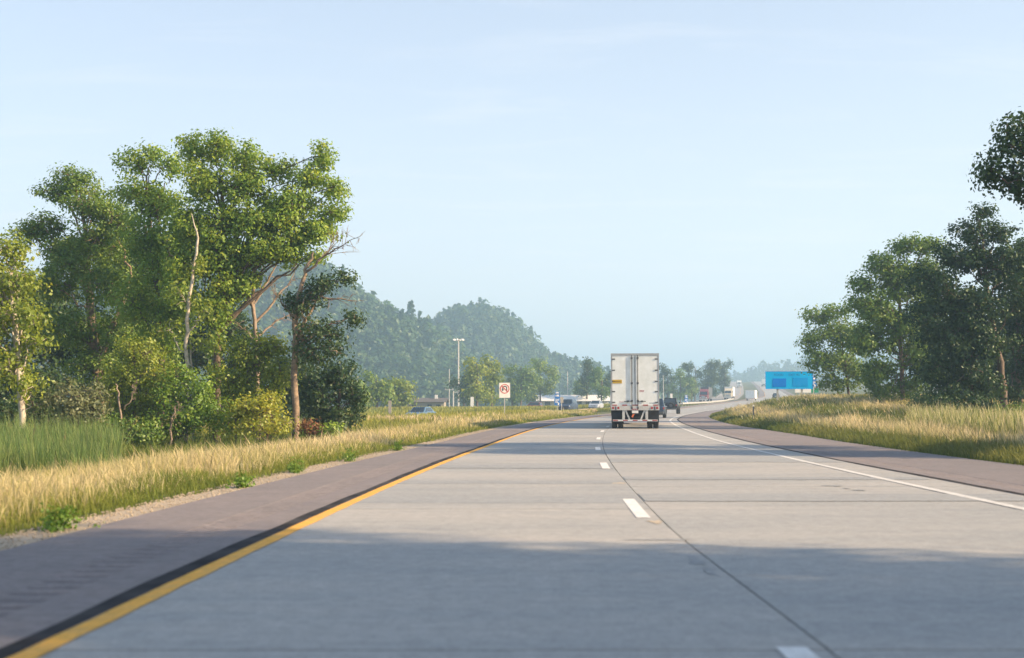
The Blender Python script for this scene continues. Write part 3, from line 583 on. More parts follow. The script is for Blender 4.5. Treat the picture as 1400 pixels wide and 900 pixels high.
plant('tree', 'gnarled oak with layered dark boughs at the end of the left wood', 'tree', 52,
      [[(405, 604, .16), (404, 520, .145), (402, 440, .13), (410, 400, .1), (420, 365, .07), (428, 345, .04)]],
      [(425, 402, 24, 14), (450, 389, 26, 10), (470, 380, 14, 7), (412, 422, 14, 10), (428, 442, 17, 14), (452, 458, 28, 13), (485, 436, 10, 8), (432, 486, 24, 16), (412, 465, 11, 16), (462, 480, 20, 10), (398, 412, 9, 8)], 'leaf_dark_shade', 'tan_bark', seed=7, group=GL, depth=.9, size=.13, dens=2.8, lo=.55,
      bare=[[(418, 372, .06), (440, 355, .04), (466, 342, .025), (488, 330, .01)], [(436, 358, .03), (450, 335, .02), (458, 318, .01)], [(420, 405, .05), (450, 408, .035), (486, 411, .012)], [(404, 440, .06), (385, 415, .04), (372, 392, .012)]], tone=.5)
plant('tree', 'low dense dark bushy tree behind the gnarled oak', 'tree', 59,
      [[(468, 596, .1), (465, 560, .09), (462, 520, .06)]],
      [(462, 512, 26, 20), (484, 540, 16, 24), (440, 545, 26, 26), (470, 570, 24, 16), (425, 525, 18, 22), (450, 580, 26, 12)], 'leaf_dark_shade', seed=8, group=GL, tone=.4, dens=2.8)
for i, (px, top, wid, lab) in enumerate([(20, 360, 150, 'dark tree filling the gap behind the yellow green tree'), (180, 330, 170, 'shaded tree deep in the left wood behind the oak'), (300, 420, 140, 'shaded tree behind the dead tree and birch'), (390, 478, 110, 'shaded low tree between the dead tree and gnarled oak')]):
    plant('tree', lab, 'tree', 74 + 3 * i, [[(px, 592, .18), (px + 4, 500, .14), (px, top + 40, .06)]], auto_lobes(px, top, 585, wid, 13, 40 + i), 'leaf_dark_shade', seed=40 + i, size=.24, per=22, sig=.3, group=GL, dens=1.7, tone=.5)
SP = ('stems', 'foliage'); GS = 'shrubs under the left wood'
for i, (lab, d, px, lo, lf, tn) in enumerate([
    ('grey green willow shrub left of the oak trunk', 47, 105, [(90, 545, 24, 22), (115, 540, 26, 24), (105, 565, 36, 18), (130, 560, 20, 16)], 'leaf_grey', .5),
    ('yellow green sapling shrub right of the oak trunk', 52, 182, [(182, 478, 22, 18), (168, 512, 26, 20), (195, 520, 24, 22), (178, 550, 32, 22), (205, 560, 24, 20), (205, 485, 22, 20), (150, 535, 22, 20), (225, 510, 22, 20)], 'leaf_yellow', .4),
    ('green shrub at the foot of the birch', 51, 232, [(228, 545, 26, 22), (250, 570, 24, 20), (222, 580, 28, 18), (275, 575, 22, 20), (245, 515, 22, 22), (275, 535, 20, 24), (300, 560, 20, 24)], 'leaf_bright', .35),
    ('olive shrub thicket under the dead tree', 53, 335, [(330, 475, 24, 20), (318, 520, 28, 24), (350, 500, 24, 24), (335, 555, 32, 24), (312, 580, 24, 20), (360, 545, 24, 24), (360, 470, 20, 20), (385, 510, 22, 22), (380, 475, 16, 18)], 'leaf_yellow', .25),
    ('bright yellow green bush at the wood edge beside the grass', 50, 365, [(340, 560, 18, 22), (362, 562, 26, 22), (345, 585, 24, 14), (385, 580, 20, 15), (372, 545, 14, 14)], 'leaf_yellow', .75),
    ('dark shrub behind the cattails at the left edge', 50, 45, [(20, 560, 30, 20), (55, 555, 30, 24), (75, 575, 24, 18), (-10, 570, 30, 22)], 'leaf_dark_shade', .6),
    ('low dark green shrub between willow and birch', 49, 155, [(150, 580, 26, 16), (180, 590, 26, 15), (205, 592, 20, 14)], 'leaf_oak', .4),
    ('small russet leaved bush beside the gnarled oak trunk', 51, 425, [(422, 584, 7, 5), (428, 590, 6, 5)], 'leaf_red', .5),
    ('leafy green bush right of the gnarled oak trunk', 51, 440, [(440, 592, 16, 8), (455, 590, 12, 9), (418, 596, 12, 7)], 'leaf_bright', .45)]):
    plant('shrub', lab, 'shrub', d, [[(px, 605, .05), (px + 3, lo[0][1] + 20, .04), (px, lo[0][1], .02)], [(px - 8, 605, .03), (px - 14, lo[-1][1], .015)]], lo, lf, seed=60 + i, group=GS, parts=SP, size=.12, dens=2.8, per=32, sig=.2, tone=tn)
for i, (a, b) in enumerate([((231, 588), (240, 555)), ((170, 560), (158, 525))]):
    plant('dead_snag', ['short broken dead stem at the foot of the birch', 'broken dead bough low beside the oak trunk'][i], 'snag', 50, [[(a[0], a[1] + 8, .05), ((a[0] + b[0]) / 2, (a[1] + b[1]) / 2, .04), (*b, .02)]], [], bark='dead_wood', seed=80 + i, bare=[[(*a, .03), (a[0] + 12, a[1] - 20, .02), (a[0] + 18, a[1] - 35, .01)]])

# ------------------------------------------------------------------ right wood
plant('tree', 'dark tall tree leaning in from the right picture edge', 'tree', 39,
      [[(1500, 600, .28), (1492, 500, .25), (1480, 400, .2), (1470, 300, .14), (1450, 210, .06)]],
      [(1388, 176, 20, 15), (1372, 202, 20, 15), (1349, 232, 16, 11), (1376, 238, 22, 15), (1398, 262, 15, 12), (1430, 195, 36, 36), (1452, 262, 32, 30), (1480, 230, 55, 50), (1500, 330, 50, 40), (1550, 260, 60, 60), (1570, 380, 70, 50)], 'leaf_dark_shade', seed=10, group=GR, size=.14, tone=.45, dens=2.8, depth=1.5)
plant('tree', 'large dark tree with leaning trunk, darkest of the right wood', 'tree', 68,
      [[(1377, 572, .2), (1368, 500, .18), (1352, 420, .15), (1345, 350, .09), (1340, 300, .04)], [(1330, 570, .08), (1326, 500, .07), (1322, 440, .04)]],
      [(1340, 288, 14, 12), (1330, 316, 24, 18), (1366, 318, 22, 15), (1310, 350, 30, 24), (1358, 360, 36, 28), (1288, 402, 32, 30), (1338, 418, 40, 34), (1298, 458, 36, 30), (1282, 500, 26, 22), (1345, 470, 34, 20), (1318, 490, 30, 20), (1392, 352, 24, 20), (1270, 440, 24, 30), (1265, 385, 20, 20), (1310, 520, 26, 14), (1390, 400, 30, 34), (1345, 525, 26, 18), (1290, 540, 22, 16), (1325, 455, 30, 26)], 'leaf_dark_shade', 'bark', seed=11, group=GR, size=.17, tone=.35)
plant('tree', 'dark slim trunked tree behind the leaning trunk at right edge', 'tree', 72,
      [[(1396, 574, .13), (1392, 480, .12), (1390, 400, .09), (1395, 340, .05)]],
      [(1402, 345, 22, 18), (1388, 372, 30, 26), (1420, 360, 34, 34), (1400, 420, 26, 24), (1440, 420, 40, 40), (1430, 480, 30, 26), (1390, 455, 24, 22), (1402, 500, 22, 22), (1385, 535, 22, 16)], 'leaf_dark_shade', seed=12, group=GR, size=.17, tone=.35)
plant('tree', 'mid green tree with straight trunk beside the dark right trees', 'tree', 90,
      [[(1235, 562, .17), (1233, 500, .15), (1230, 430, .12), (1232, 370, .06)]],
      [(1240, 336, 20, 14), (1206, 362, 24, 16), (1180, 388, 18, 14), (1190, 420, 30, 22), (1235, 388, 34, 28), (1272, 338, 18, 13), (1265, 372, 24, 22), (1230, 446, 34, 26), (1188, 466, 28, 22), (1252, 480, 26, 26), (1200, 505, 24, 16), (1246, 528, 18, 14), (1215, 535, 12, 10), (1270, 420, 26, 26), (1275, 500, 24, 24)], 'leaf_oak', 'tan_bark', seed=13, group=GR, size=.21, per=28, tone=.45, sig=.3)
plant('tree', 'small rounded light green tree beside the blue sign', 'tree', 114,
      [[(1162, 548, .12), (1156, 510, .1), (1150, 460, .05)], [(1150, 548, .07), (1142, 510, .05), (1128, 470, .03)]],
      [(1118, 434, 20, 12), (1148, 424, 22, 11), (1108, 462, 16, 16), (1140, 456, 30, 20), (1122, 494, 22, 18), (1154, 492, 26, 20), (1172, 462, 22, 24), (1142, 522, 20, 12), (1176, 512, 14, 18)], 'leaf_oak', seed=14, group=GR, size=.24, per=24, sig=.36, tone=.55, dens=1.3)
for i, (lab, d, px, lo, lf) in enumerate([
    ('dark shrub under the mid green right tree', 80, 1262, [(1262, 552, 18, 16), (1280, 560, 18, 14), (1250, 565, 16, 10)], 'leaf_dark_shade'),
    ('dark low shrub left of the leaning trunk', 66, 1318, [(1310, 560, 24, 13), (1330, 552, 18, 15), (1296, 568, 18, 10), (1350, 556, 16, 12), (1280, 556, 20, 16)], 'leaf_dark_shade'),
    ('small shrub at the right edge below the slim trunk', 60, 1385, [(1380, 568, 20, 9), (1400, 565, 20, 11)], 'leaf_oak'),
    ('thin sapling between the small tree and mid green tree', 98, 1195, [(1192, 520, 12, 14), (1198, 535, 12, 10)], 'leaf_oak')]):
    plant('shrub', lab, 'shrub', d, [[(px, 580, .05), (px + 2, lo[0][1], .03)], [(px + 6, 580, .03), (px + 9, lo[0][1] + 5, .015)]], lo, lf, seed=90 + i, group='shrubs under the right wood', parts=SP, size=.16, dens=2.6, tone=.4)
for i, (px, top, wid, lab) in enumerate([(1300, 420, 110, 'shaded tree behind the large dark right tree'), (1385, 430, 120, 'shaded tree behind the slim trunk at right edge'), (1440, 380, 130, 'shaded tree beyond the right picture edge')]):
    plant('tree', lab, 'tree', 92 + 4 * i, [[(px, 566, .16), (px + 3, 500, .13), (px, top + 30, .06)]], auto_lobes(px, top, 566, wid, 13, 140 + i), 'leaf_dark_shade', seed=140 + i, size=.28, per=22, sig=.36, group=GR, dens=1.4, tone=.4)
# roadside trees that stand right of the camera and shade the foreground
def side_tree(lab, X, Y, H, W, seed):
    px = 700 + X * 60 / Y if Y > 0 else 700
    r = random.Random(seed); gzz = gz(X, Y)
    d = 60.0; sc = d / F_PX; bx = 700; by = 560 + CAM_H / sc
    L = auto_lobes(700, by - H / sc, by - H * .16 / sc, W / sc, 14, seed)
    o = plant('tree', lab, 'tree', d, [[(bx, by, .24), (bx + 5, by - .3 * H / sc, .2), (bx - 4, by - .6 * H / sc, .14), (bx, by - .85 * H / sc, .05)]], L, 'leaf_oak', seed=seed, size=.24, per=18, sig=.36, dens=1.15, group='trees right of the camera that shade the road')
    o.location = (X, Y, gzz); return o
side_tree('tall roadside tree right of the camera, nearest the picture', 21.0, 3.6, 13.0, 9.0, 101)
side_tree('tall roadside tree right of the camera, second along the verge', 22.5, -4.8, 14.5, 9.0, 102)
side_tree('tall roadside tree right of the camera, set back from the verge', 25.5, -.6, 14.5, 9.0, 104)
side_tree('roadside tree just outside the right picture edge, before the leaning tree', 21.5, 32.5, 11.5, 7.0, 105)
side_tree('tall roadside tree right of the camera, third along the verge', 21.0, -15.0, 14.0, 9.0, 103)

# ------------------------------------------------------------------ trees in the middle distance
MIDP = dict(size=.5, per=20, sig=.6, twig=False)
mid = [(652, 488, 556, 34, 235, 'leaf_yellow', .45, 'slim yellow green poplar left of the no U-turn sign'), (672, 486, 556, 36, 240, 'leaf_yellow', .35, 'paired yellow green poplar close behind the no U-turn sign'),
       (634, 508, 556, 40, 275, 'leaf_dark_shade', .5, 'dark round tree beside the light mast'),
       (712, 494, 552, 50, 300, 'leaf_oak', .5, 'green tree right of the no U-turn sign'), (738, 490, 550, 46, 320, 'leaf_oak', .6, 'pale green tree behind the blue service sign'), (700, 512, 555, 34, 310, 'leaf_dark_shade', .5, 'dark tree behind the no U-turn sign panel'),
       (515, 512, 560, 40, 210, 'leaf_oak', .65, 'olive green tree behind the wooden post'), (545, 516, 560, 44, 215, 'leaf_oak', .8, 'brownish green tree right of the wooden post'), (492, 520, 562, 30, 205, 'leaf_oak', .6, 'small tree beside the dark bushy tree'),
       (802, 492, 548, 24, 330, 'leaf_dark_shade', .6, 'dark upright tree left of the truck'), (822, 500, 550, 34, 315, 'leaf_oak', .35, 'sparse tree just left of the truck trailer'), (790, 520, 550, 24, 345, 'leaf_oak', .5, 'low tree left of the dark upright tree'),
       (840, 504, 550, 36, 340, 'leaf_dark_shade', .6, 'tree hidden mostly behind the truck'), (912, 498, 548, 34, 420, 'leaf_dark_shade', .6, 'tree just right of the truck'), (930, 505, 549, 36, 400, 'leaf_oak', .45, 'bushy green tree behind the black off-roader'),
       (950, 492, 548, 34, 430, 'leaf_dark_shade', .6, 'round crowned tree right of the off-roader'), (972, 489, 546, 34, 445, 'leaf_dark_shade', .7, 'tallest of the trees right of the off-roader'), (990, 491, 544, 26, 455, 'leaf_dark_shade', .65, 'end tree of the row before the oncoming trucks'), (945, 520, 549, 34, 405, 'leaf_oak', .6, 'low bushy tree below the round crowned tree'), (885, 512, 550, 30, 410, 'leaf_dark_shade', .5, 'low tree behind the truck trailer')]
for i, (px, top, bot, wid, d, lf, tn, lab) in enumerate(mid):
    plant('tree', lab, 'tree', d, [[(px, bot, .25), (px + 1, (top + bot) / 2, .2), (px, top + 8, .08)]], auto_lobes(px, top, bot - 3, wid, 8, 200 + i), lf, seed=200 + i, group='trees in the middle distance', dens=.32, tone=tn, sink=.5, **MIDP)
# pines that stand out on the hill's skyline
def pine(lab, px, py, d, hfun, H, seed):
    r = np.random.default_rng(seed); p = at(px, py, d); zb = p.z - H
    root = thing('pine_tree', lab, 'tree', (p.x, d, zb), 0, 'skyline pines'); MB().cyl((0, 0, -4), (0, 0, H), .25, .05, 6).build('trunk', M['bark'], root)
    n = 420; q = r.random(n); th = r.uniform(0, 6.283, n); rad = (1 - q) ** .8 * H * .27 * r.uniform(.3, 1.05, n) * (.75 + .35 * np.sin(q * 40)); C = np.stack([rad * np.cos(th), rad * np.sin(th), H * (.2 + .8 * q) - rad * .15], -1)
    V, Fq, T = leaves(C, .2, 3, .9, r, np.array([0, 0, H * .4]), tone_mid=.3); fast_mesh('crown', V, [Fq], M['leaf_far'], root, tone=T)
pine('tall pine on the skyline of the nearer hill', 563, 411, 630, h1, 17, 301); pine('pine on the skyline where the two hills meet', 607, 426, 850, h2, 17, 302); pine('small pine high on the nearer hill skyline', 469, 362, 635, h1, 14, 303)

# ------------------------------------------------------------------ grass, reeds and weeds
def mixc(a, b, t): return np.asarray(a)[None] * (1 - t[:, None]) + np.asarray(b)[None] * t[:, None]
def sampleY(n, y0, y1, p, r):
    q = r.random(n)
    if abs(p - 1) < 1e-6: return y0 * (y1 / y0) ** q
    return (y0 ** (1 - p) + q * (y1 ** (1 - p) - y0 ** (1 - p))) ** (1 / (1 - p))
def blades(name, label, X, Y, H, W, cb, ct, r, lean=.25, kite=.5, cat='grass', wind=(-.08, .0)):
    """grass: bent blades and seed-headed stalks"""
    n = len(X); Z = ground(X, Y) - .02
    th = r.uniform(0, 2 * np.pi, n); sx, sy = np.cos(th), np.sin(th)
    lx, ly = r.normal(0, lean, n) + wind[0], r.normal(0, lean, n) + wind[1]
    kt = r.random(n) < kite; V, F, C, b = [], [], [], 0
    def P(f, off, idx): return np.stack([X[idx] + lx[idx] * H[idx] * f ** 2 + sx[idx] * off, Y[idx] + ly[idx] * H[idx] * f ** 2 + sy[idx] * off, Z[idx] + H[idx] * f * (1 - .12 * f * (np.abs(lx[idx]) + np.abs(ly[idx])))], -1)
    i = np.where(~kt)[0]; w_ = W[i] * .5
    V.append(np.stack([P(0, -w_, i), P(0, w_, i), P(.55, w_ * .8, i), P(.55, -w_ * .8, i), P(1, w_ * 0, i)], 1).reshape(-1, 3)); q = 5 * np.arange(len(i))[:, None]
    F4 = q + np.array([[0, 1, 2, 3]]); F3 = q + np.array([[3, 2, 4]]); m_ = .5 * (cb[i] + ct[i]); C.append(np.stack([cb[i], cb[i], m_, m_, ct[i]], 1).reshape(-1, 3)); b = 5 * len(i)
    i = np.where(kt)[0]; w_ = W[i] * .62
    V.append(np.stack([P(0, w_ * 0, i), P(.78, w_, i), P(1.08, w_ * 0, i), P(.78, -w_, i)], 1).reshape(-1, 3)); F4b = b + 4 * np.arange(len(i))[:, None] + np.array([[0, 1, 2, 3]]); C.append(np.stack([cb[i], ct[i], ct[i], ct[i]], 1).reshape(-1, 3))
    o = fast_mesh(name, np.concatenate(V), [np.concatenate([F4, F4b]), F3], M['blade'], colr=np.concatenate(C)); return tag(o, label, cat, kind='stuff')
def cloud(X, Y, s): return .5 + .5 * np.clip(bumpy(X * s, Y * s) * 1.6, -1, 1)
GOLD, GOLD2, STRAW = (.80, .65, .40), (.64, .49, .24), (.70, .60, .37)
GRN, LGRN, YEL, DGRN = (.12, .165, .04), (.21, .255, .06), (.46, .42, .09), (.07, .115, .03)
def vary(c, r, s=.16): return np.clip(c * (1 + r.normal(0, s, (len(c), 1))), .01, .9)
r = np.random.default_rng(77)
inL = lambda X, Y: X > -.42 * Y - 3.0
inR = lambda X, Y: X < .42 * Y + 3.0
# left verge: green fringe, then tall golden grass
n = 45000; Y = sampleY(n, 9, 150, 1.25, r); e = r.random(n) ** .8 * 1.5; X = XD(Y) - 6.28 - e; k = inL(X, Y) & (r.random(n) < .15 + .85 * np.minimum(1, e / .6 * cloud(X, Y, 3.1))); X, Y, e = X[k], Y[k], e[k]; n = len(X)
t_ = cloud(X, Y, 1.2); blades('verge_grass', 'short yellow green grass fringing the left gravel verge', X, Y, r.uniform(.10, .34, n) * (.45 + .7 * np.minimum(1, e)) * (.6 + .8 * cloud(X, Y, 2.3)), np.maximum(.012, .0006 * Y), vary(mixc(GRN, LGRN, t_), r), vary(mixc(LGRN, YEL, t_ * .6), r), r, .35, .15)
n = 170000; Y = sampleY(n, 9, 150, 1.2, r); e = .5 + r.random(n) ** .85 * 7.0; X = XD(Y) - 6.3 - e; k = inL(X, Y) & (r.random(n) < np.clip((e - .3) / 1.2, 0, 1)); X, Y, e = X[k], Y[k], e[k]; n = len(X)
g_ = np.clip(cloud(X, Y, .55) * 1.15 - .1 + .25 * ss(1.8, .6, e) , 0, 1); blades('tall_golden_grass', 'tall golden seeding grass along the left roadside', X, Y, r.normal(.56, .13, n).clip(.2, .95) * (.5 + .5 * ss(.4, 2.4, e)) * (.75 + .4 * cloud(X, Y, 1.7)), np.maximum(.008, .00046 * Y), vary(mixc(mixc(GRN, (.50, .40, .17), ss(.6, 2.2, e))[0], (.50, .40, .17), r.random(n)) * (1 - .6 * ss(2.0, .6, e))[:, None] + (.6 * ss(2.0, .6, e))[:, None] * np.array(GRN)[None], r), vary(mixc(GOLD, (.34, .34, .085), np.where(r.random(n) < .13 + .4 * ss(62, 95, Y), .9, g_ * .6)), r, .2), r, .27, .62)
# meadow of the median and beyond
n = 66000; Y = sampleY(n, 62, 300, 1.3, r); e = r.random(n) * 1.0; lim = np.where(Y > 120, -U_OPP(Y) - 5.5 - 6.3, 34.0); X = XD(Y) - 6.3 - 5.0 - e * np.maximum(lim - 5.0, .5); k = inL(X, Y); X, Y = X[k], Y[k]; n = len(X)
c_ = cloud(X, Y, .22); f_ = cloud(X, Y, .6); blades('meadow_grass', 'yellow green flowering meadow grass in the median', X, Y, r.uniform(.65, 1.15, n) * (1 - .5 * ss(140, 165, Y)), np.maximum(.045, .0008 * Y), vary(mixc(DGRN, GRN, f_), r), vary(mixc(mixc(LGRN, YEL, c_)[0], YEL, f_) if False else np.where((f_ > .72)[:, None], mixc(GOLD2, GOLD, c_), mixc(LGRN, YEL, c_)), r), r, .25, .45)
n = 26000; Y = r.uniform(110, 300, n); X = XO(Y) - 6 - r.random(n) ** 1.5 * 40; k = inL(X, Y); X, Y = X[k], Y[k]; n = len(X); c_ = cloud(X, Y, .15)
blades('far_meadow_grass', 'far yellow meadow grass beyond the opposite carriageway', X, Y, r.uniform(.5, 1.0, n), np.full(n, .16), vary(mixc(DGRN, GRN, c_), r), vary(mixc(LGRN, YEL, c_), r), r, .25, .4)
# under the left wood
n = 26000; Y = r.uniform(40, 66, n); X = r.uniform(-28, -9, n); k = (X < XD(Y) - 12) & inL(X, Y); X, Y = X[k], Y[k]; n = len(X)
blades('understory_weeds', 'green weeds growing under the left wood', X, Y, r.uniform(.4, 1.0, n), np.full(n, .05), vary(mixc(DGRN, GRN, r.random(n)), r), vary(mixc(GRN, LGRN, r.random(n)), r), r, .4, .3)
# cattails
n = 24000; Y = r.uniform(29, 48, n); X = -.42 * Y - 2 + r.random(n) * (.42 * Y + 2 - (.305 * Y + .0)) ; k = X < XD(Y) - 13.2 + 1.2 * np.sin(Y * .8); X, Y = X[k], Y[k]; n = len(X)
blades('cattail_reeds', 'dense green cattail reeds at the left edge behind golden grass', X, Y, r.normal(1.42, .34, n).clip(.5, 2.2) * (.72 + .35 * cloud(X, Y, 1.3)) * (.55 + .45 * ss(0, 2.0, XD(Y) - 12.4 - X)), np.full(n, .034), vary(mixc(GRN, (.10, .17, .05), r.random(n)), r), vary(mixc((.14, .24, .075), (.34, .38, .15), r.random(n) ** 1.5), r), r, .16, .0, cat='reeds')
cc = []
for j in range(9):
    yy = random.uniform(31, 45); xx = -.42 * yy + random.uniform(0, 4.0)
    if xx < XD(yy) - 13.2: cc.append((xx, yy, gz(xx, yy)))
mb = MB()
for xx, yy, zz in cc:
    h = random.uniform(1.2, 1.6); mb.cyl((xx, yy, zz), (xx + .05, yy, zz + h + .2), .006, .004, 3); mb.cyl((xx + .03, yy, zz + h - .1), (xx + .045, yy, zz + h + .08), .022, .022, 5)
M['cattail'] = mat('cattail brown', (.17, .11, .06), .9); tag(mb.build('cattail_heads', M['cattail']), 'brown seed heads standing among the cattail reeds', 'reeds', kind='stuff')
# right verge
n = 46000; Y = sampleY(n, 20, 170, 1.3, r); v = .12 + r.random(n) ** .9 * 2.4; X = XD(Y) + W_SHO(Y) + v; k = inR(X, Y); X, Y, v = X[k], Y[k], v[k]; n = len(X); t_ = cloud(X, Y, .9)
blades('verge_grass', 'green grass fringing the right shoulder', X, Y, r.uniform(.2, .5, n) * (.5 + .5 * np.minimum(1, v / .8)), np.maximum(.014, .0006 * Y), vary(mixc(DGRN, GRN, t_), r), vary(mixc(GRN, (.27, .26, .09), t_), r), r, .35, .25)
n = 125000; Y = sampleY(n, 20, 170, 1.2, r); v = 1.4 + r.random(n) ** 1.0 * 13; X = XD(Y) + W_SHO(Y) + v; k = inR(X, Y) & (r.random(n) < np.clip((v - 1.0) / 1.5, .1, 1)); X, Y, v = X[k], Y[k], v[k]; n = len(X)
band = np.exp(-((v - 3.2) / 1.5) ** 2) + .9 * np.exp(-((v - 10.5) / 2.6) ** 2) * ss(60, 85, Y); g_ = np.clip(1.15 - band + .35 * (cloud(X, Y, .5) - .5), 0, 1)
blades('tall_golden_grass', 'tall golden and green grass on the right bank', X, Y, r.normal(.58, .14, n).clip(.2, 1) * (.75 + .4 * cloud(X, Y, 1.4)), np.maximum(.011, .00048 * Y), vary(mixc(GRN, (.28, .26, .08), 1 - g_), r), vary(mixc(GOLD, (.19, .22, .06), np.where(r.random(n) < .15, 1 - g_, g_)), r, .2), r, .27, .55)
n = 16000; Y = r.uniform(28, 66, n); v = r.uniform(4.2, 9.5, n); X = XD(Y) + W_SHO(Y) + v; k = inR(X, Y) & (X > .31 * Y); X, Y = X[k], Y[k]; n = len(X)
blades('tall_reed_grass', 'tall plumed reed grass below the dark right trees', X, Y, r.normal(.85, .2, n).clip(.3, 1.3), np.full(n, .024), vary(mixc(GRN, LGRN, r.random(n)), r), vary(mixc(LGRN, STRAW, r.random(n) ** 1.3), r), r, .15, .5, cat='reeds')
n = 30000; Y = r.uniform(58, 150, n); v = r.uniform(11, 26, n); X = XD(Y) + W_SHO(Y) + v; k = inR(X, Y); X, Y = X[k], Y[k]; n = len(X); c_ = cloud(X, Y, .3)
blades('understory_weeds', 'green and straw weeds under the right wood', X, Y, r.uniform(.4, .9, n), np.full(n, .07), vary(mixc(DGRN, GRN, c_), r), vary(mixc(LGRN, GOLD2, c_), r), r, .3, .4)
# single weeds rooted in the gravel verge
def weed(X, Y, s, lab, seed):
    rr = np.random.default_rng(seed); root = thing('weed_plant', lab, 'weed', (X, Y, float(ZR(Y)) - .035), 0, 'weeds along the gravel verge'); n = 70
    C = rr.normal(0, 1, (n, 3)) * np.array([.28, .55, .3]) * s + np.array([0, 0, .38 * s]); C[:, 2] = np.abs(C[:, 2]); V, Fq, T = leaves(C, .04, 5, .05, rr, np.zeros(3), tone_mid=.22); fast_mesh('leaves', V, [Fq], M['leaf_bright'], root, tone=T)
    fast_mesh('stems', *(lambda q: (q[0], [q[1]]))(tubes([(np.stack([np.zeros(3) - [0, 0, .02], c * .5 + [0, 0, .02], c]), np.array([.006, .005, .003])) for c in C[::3]])), M['leaf_bright'], root, tone=None)
for i, (Y_, du, s, lab) in enumerate([(13.4, -6.15, .30, 'bushy green weed on the gravel verge nearest the camera')  , (20.6, -6.0, .26, 'second green weed along the left gravel verge'), (25.5, -6.2, .24, 'third green weed along the left gravel verge'), (31.0, -6.1, .3, 'fourth green weed along the left gravel verge'), (39.0, -6.1, .32, 'weed on the gravel verge abreast of the birch')]):
    weed(float(XD(Y_)) + du, Y_, s, lab, 400 + i)

# ------------------------------------------------------------------ vehicles
def head(y, f=XD): return -math.atan((float(f(y + 2)) - float(f(y - 2))) / 4)
def wheel(root, x, y, r, wd, rim='alu', name='wheel'):
    s = 1 if x > 0 else -1; t = MB(); a = []
    for rr, dx in ((r * .6, -wd / 2), (r * .93, -wd / 2), (r, -wd * .32), (r, wd * .32), (r * .93, wd / 2), (r * .6, wd / 2)):
        a.append([(x + dx, y + rr * math.cos(k * math.pi / 10), r + rr * math.sin(k * math.pi / 10)) for k in range(20)])
    t.loft(a, cap=False); o = t.build(name, M['rubber'], root)
    q = MB().cyl((x - wd * .3, y, r), (x + wd * .3, y, r), r * .61, n=20); q.cyl((x + s * wd * .3, y, r), (x + s * wd * .42, y, r), r * .2, r * .16, n=10)
    q.build('rim', M[rim], o); return o
def panel(root, name, m, pts, inset=(.06, .08), th=.012):
    """a pane or plate set into the face given by four corners"""
    P = [Vector(p) for p in pts]; u, v = inset
    bl = lambda a, b: (P[0] * (1 - a) + P[1] * a) * (1 - b) + (P[3] * (1 - a) + P[2] * a) * b
    Q = [bl(u, v), bl(1 - u, v), bl(1 - u, 1 - v), bl(u, 1 - v)]; n = (Q[1] - Q[0]).cross(Q[3] - Q[0]).normalized()
    return MB().loft([[q - n * .004 for q in Q], [q + n * th for q in Q]]).build(name, m, root)
def oct_ring(y, hw, z0, z1, c=.09): return [(-hw + c, y, z0), (hw - c, y, z0), (hw, y, z0 + c), (hw, y, z1 - c), (hw - c, y, z1), (-hw + c, y, z1), (-hw, y, z1 - c), (-hw, y, z0 + c)]
def car(label, paint, loc, rz, kind='sedan', group=None, name='car'):
    root = thing(name, label, 'car', loc, rz, group); suv = kind == 'suv'; k = 1.12 if suv else 1.0; H = 1.72 if suv else 1.46
    b = MB().loft([oct_ring(y, hw, z0, z1 * k) for y, hw, z0, z1 in ((-2.3, .76, .45, .86), (-2.18, .86, .33, .95), (-1.2, .92, .24, .98), (.6, .92, .24, .96), (1.5, .9, .24, .90), (2.1, .85, .3, .78), (2.28, .74, .38, .66))]); bo = b.build('body', M[paint], root)
    zb = .9 * k; yb0, yb1, yt0, yt1 = (-2.1, 1.0, -1.85, .3) if suv else (-1.75, 1.05, -1.05, .25); wb, wt = .84, .66
    A = [(-wb, yb0, zb), (wb, yb0, zb), (wb, yb1, zb), (-wb, yb1, zb)]; B = [(-wt, yt0, H), (wt, yt0, H), (wt, yt1, H), (-wt, yt1, H)]
    MB().loft([A, B]).build('cabin', M[paint], root)
    panel(root, 'rear_window', M['glass'], [A[0], A[1], B[1], B[0]]); panel(root, 'windscreen', M['glass'], [A[2], A[3], B[3], B[2]])
    panel(root, 'side_window', M['glass'], [A[1], A[2], B[2], B[1]], (.1, .14)); panel(root, 'side_window', M['glass'], [A[3], A[0], B[0], B[3]], (.1, .14))
    for s in (-1, 1):
        MB().box(s * .8 - .14 * (s > 0), s * .8 + .14 * (s < 0), 2.14, 2.27, .6 * k, .72 * k, .02).build('headlight', M['lens'], root); MB().box(s * .84 - .12 * (s > 0), s * .84 + .12 * (s < 0), -2.30, -2.2, .68 * k, .86 * k, .02).build('tail_light', M['red_lens'], root)
        MB().box(s * .98 - .07, s * .98 + .07, .62, .72, .98 * k, 1.1 * k, .02).build('mirror', M[paint], root)
        for y in (-1.42, 1.38): wheel(root, s * .80, y, .36 if suv else .32, .22)
    MB().box(-.8, .8, -2.36, -2.2, .36, .56, .04).build('rear_bumper', M['steel_dark'] if suv else M[paint], root); MB().box(-.74, .74, 2.2, 2.32, .32, .5, .04).build('front_bumper', M['steel_dark'] if suv else M[paint], root)
    MB().box(-.42, .42, 2.25, 2.30, .52, .62 * k).build('grille', M['steel_dark'], root); MB().box(-.26, .26, -2.385, -2.36, .6, .72).build('number_plate', M['sign_white'], root)
    return root
def onroad(y, u, f=XD, zf=ZR): return (float(f(y)) + u, y, float(zf(y)) + .004)

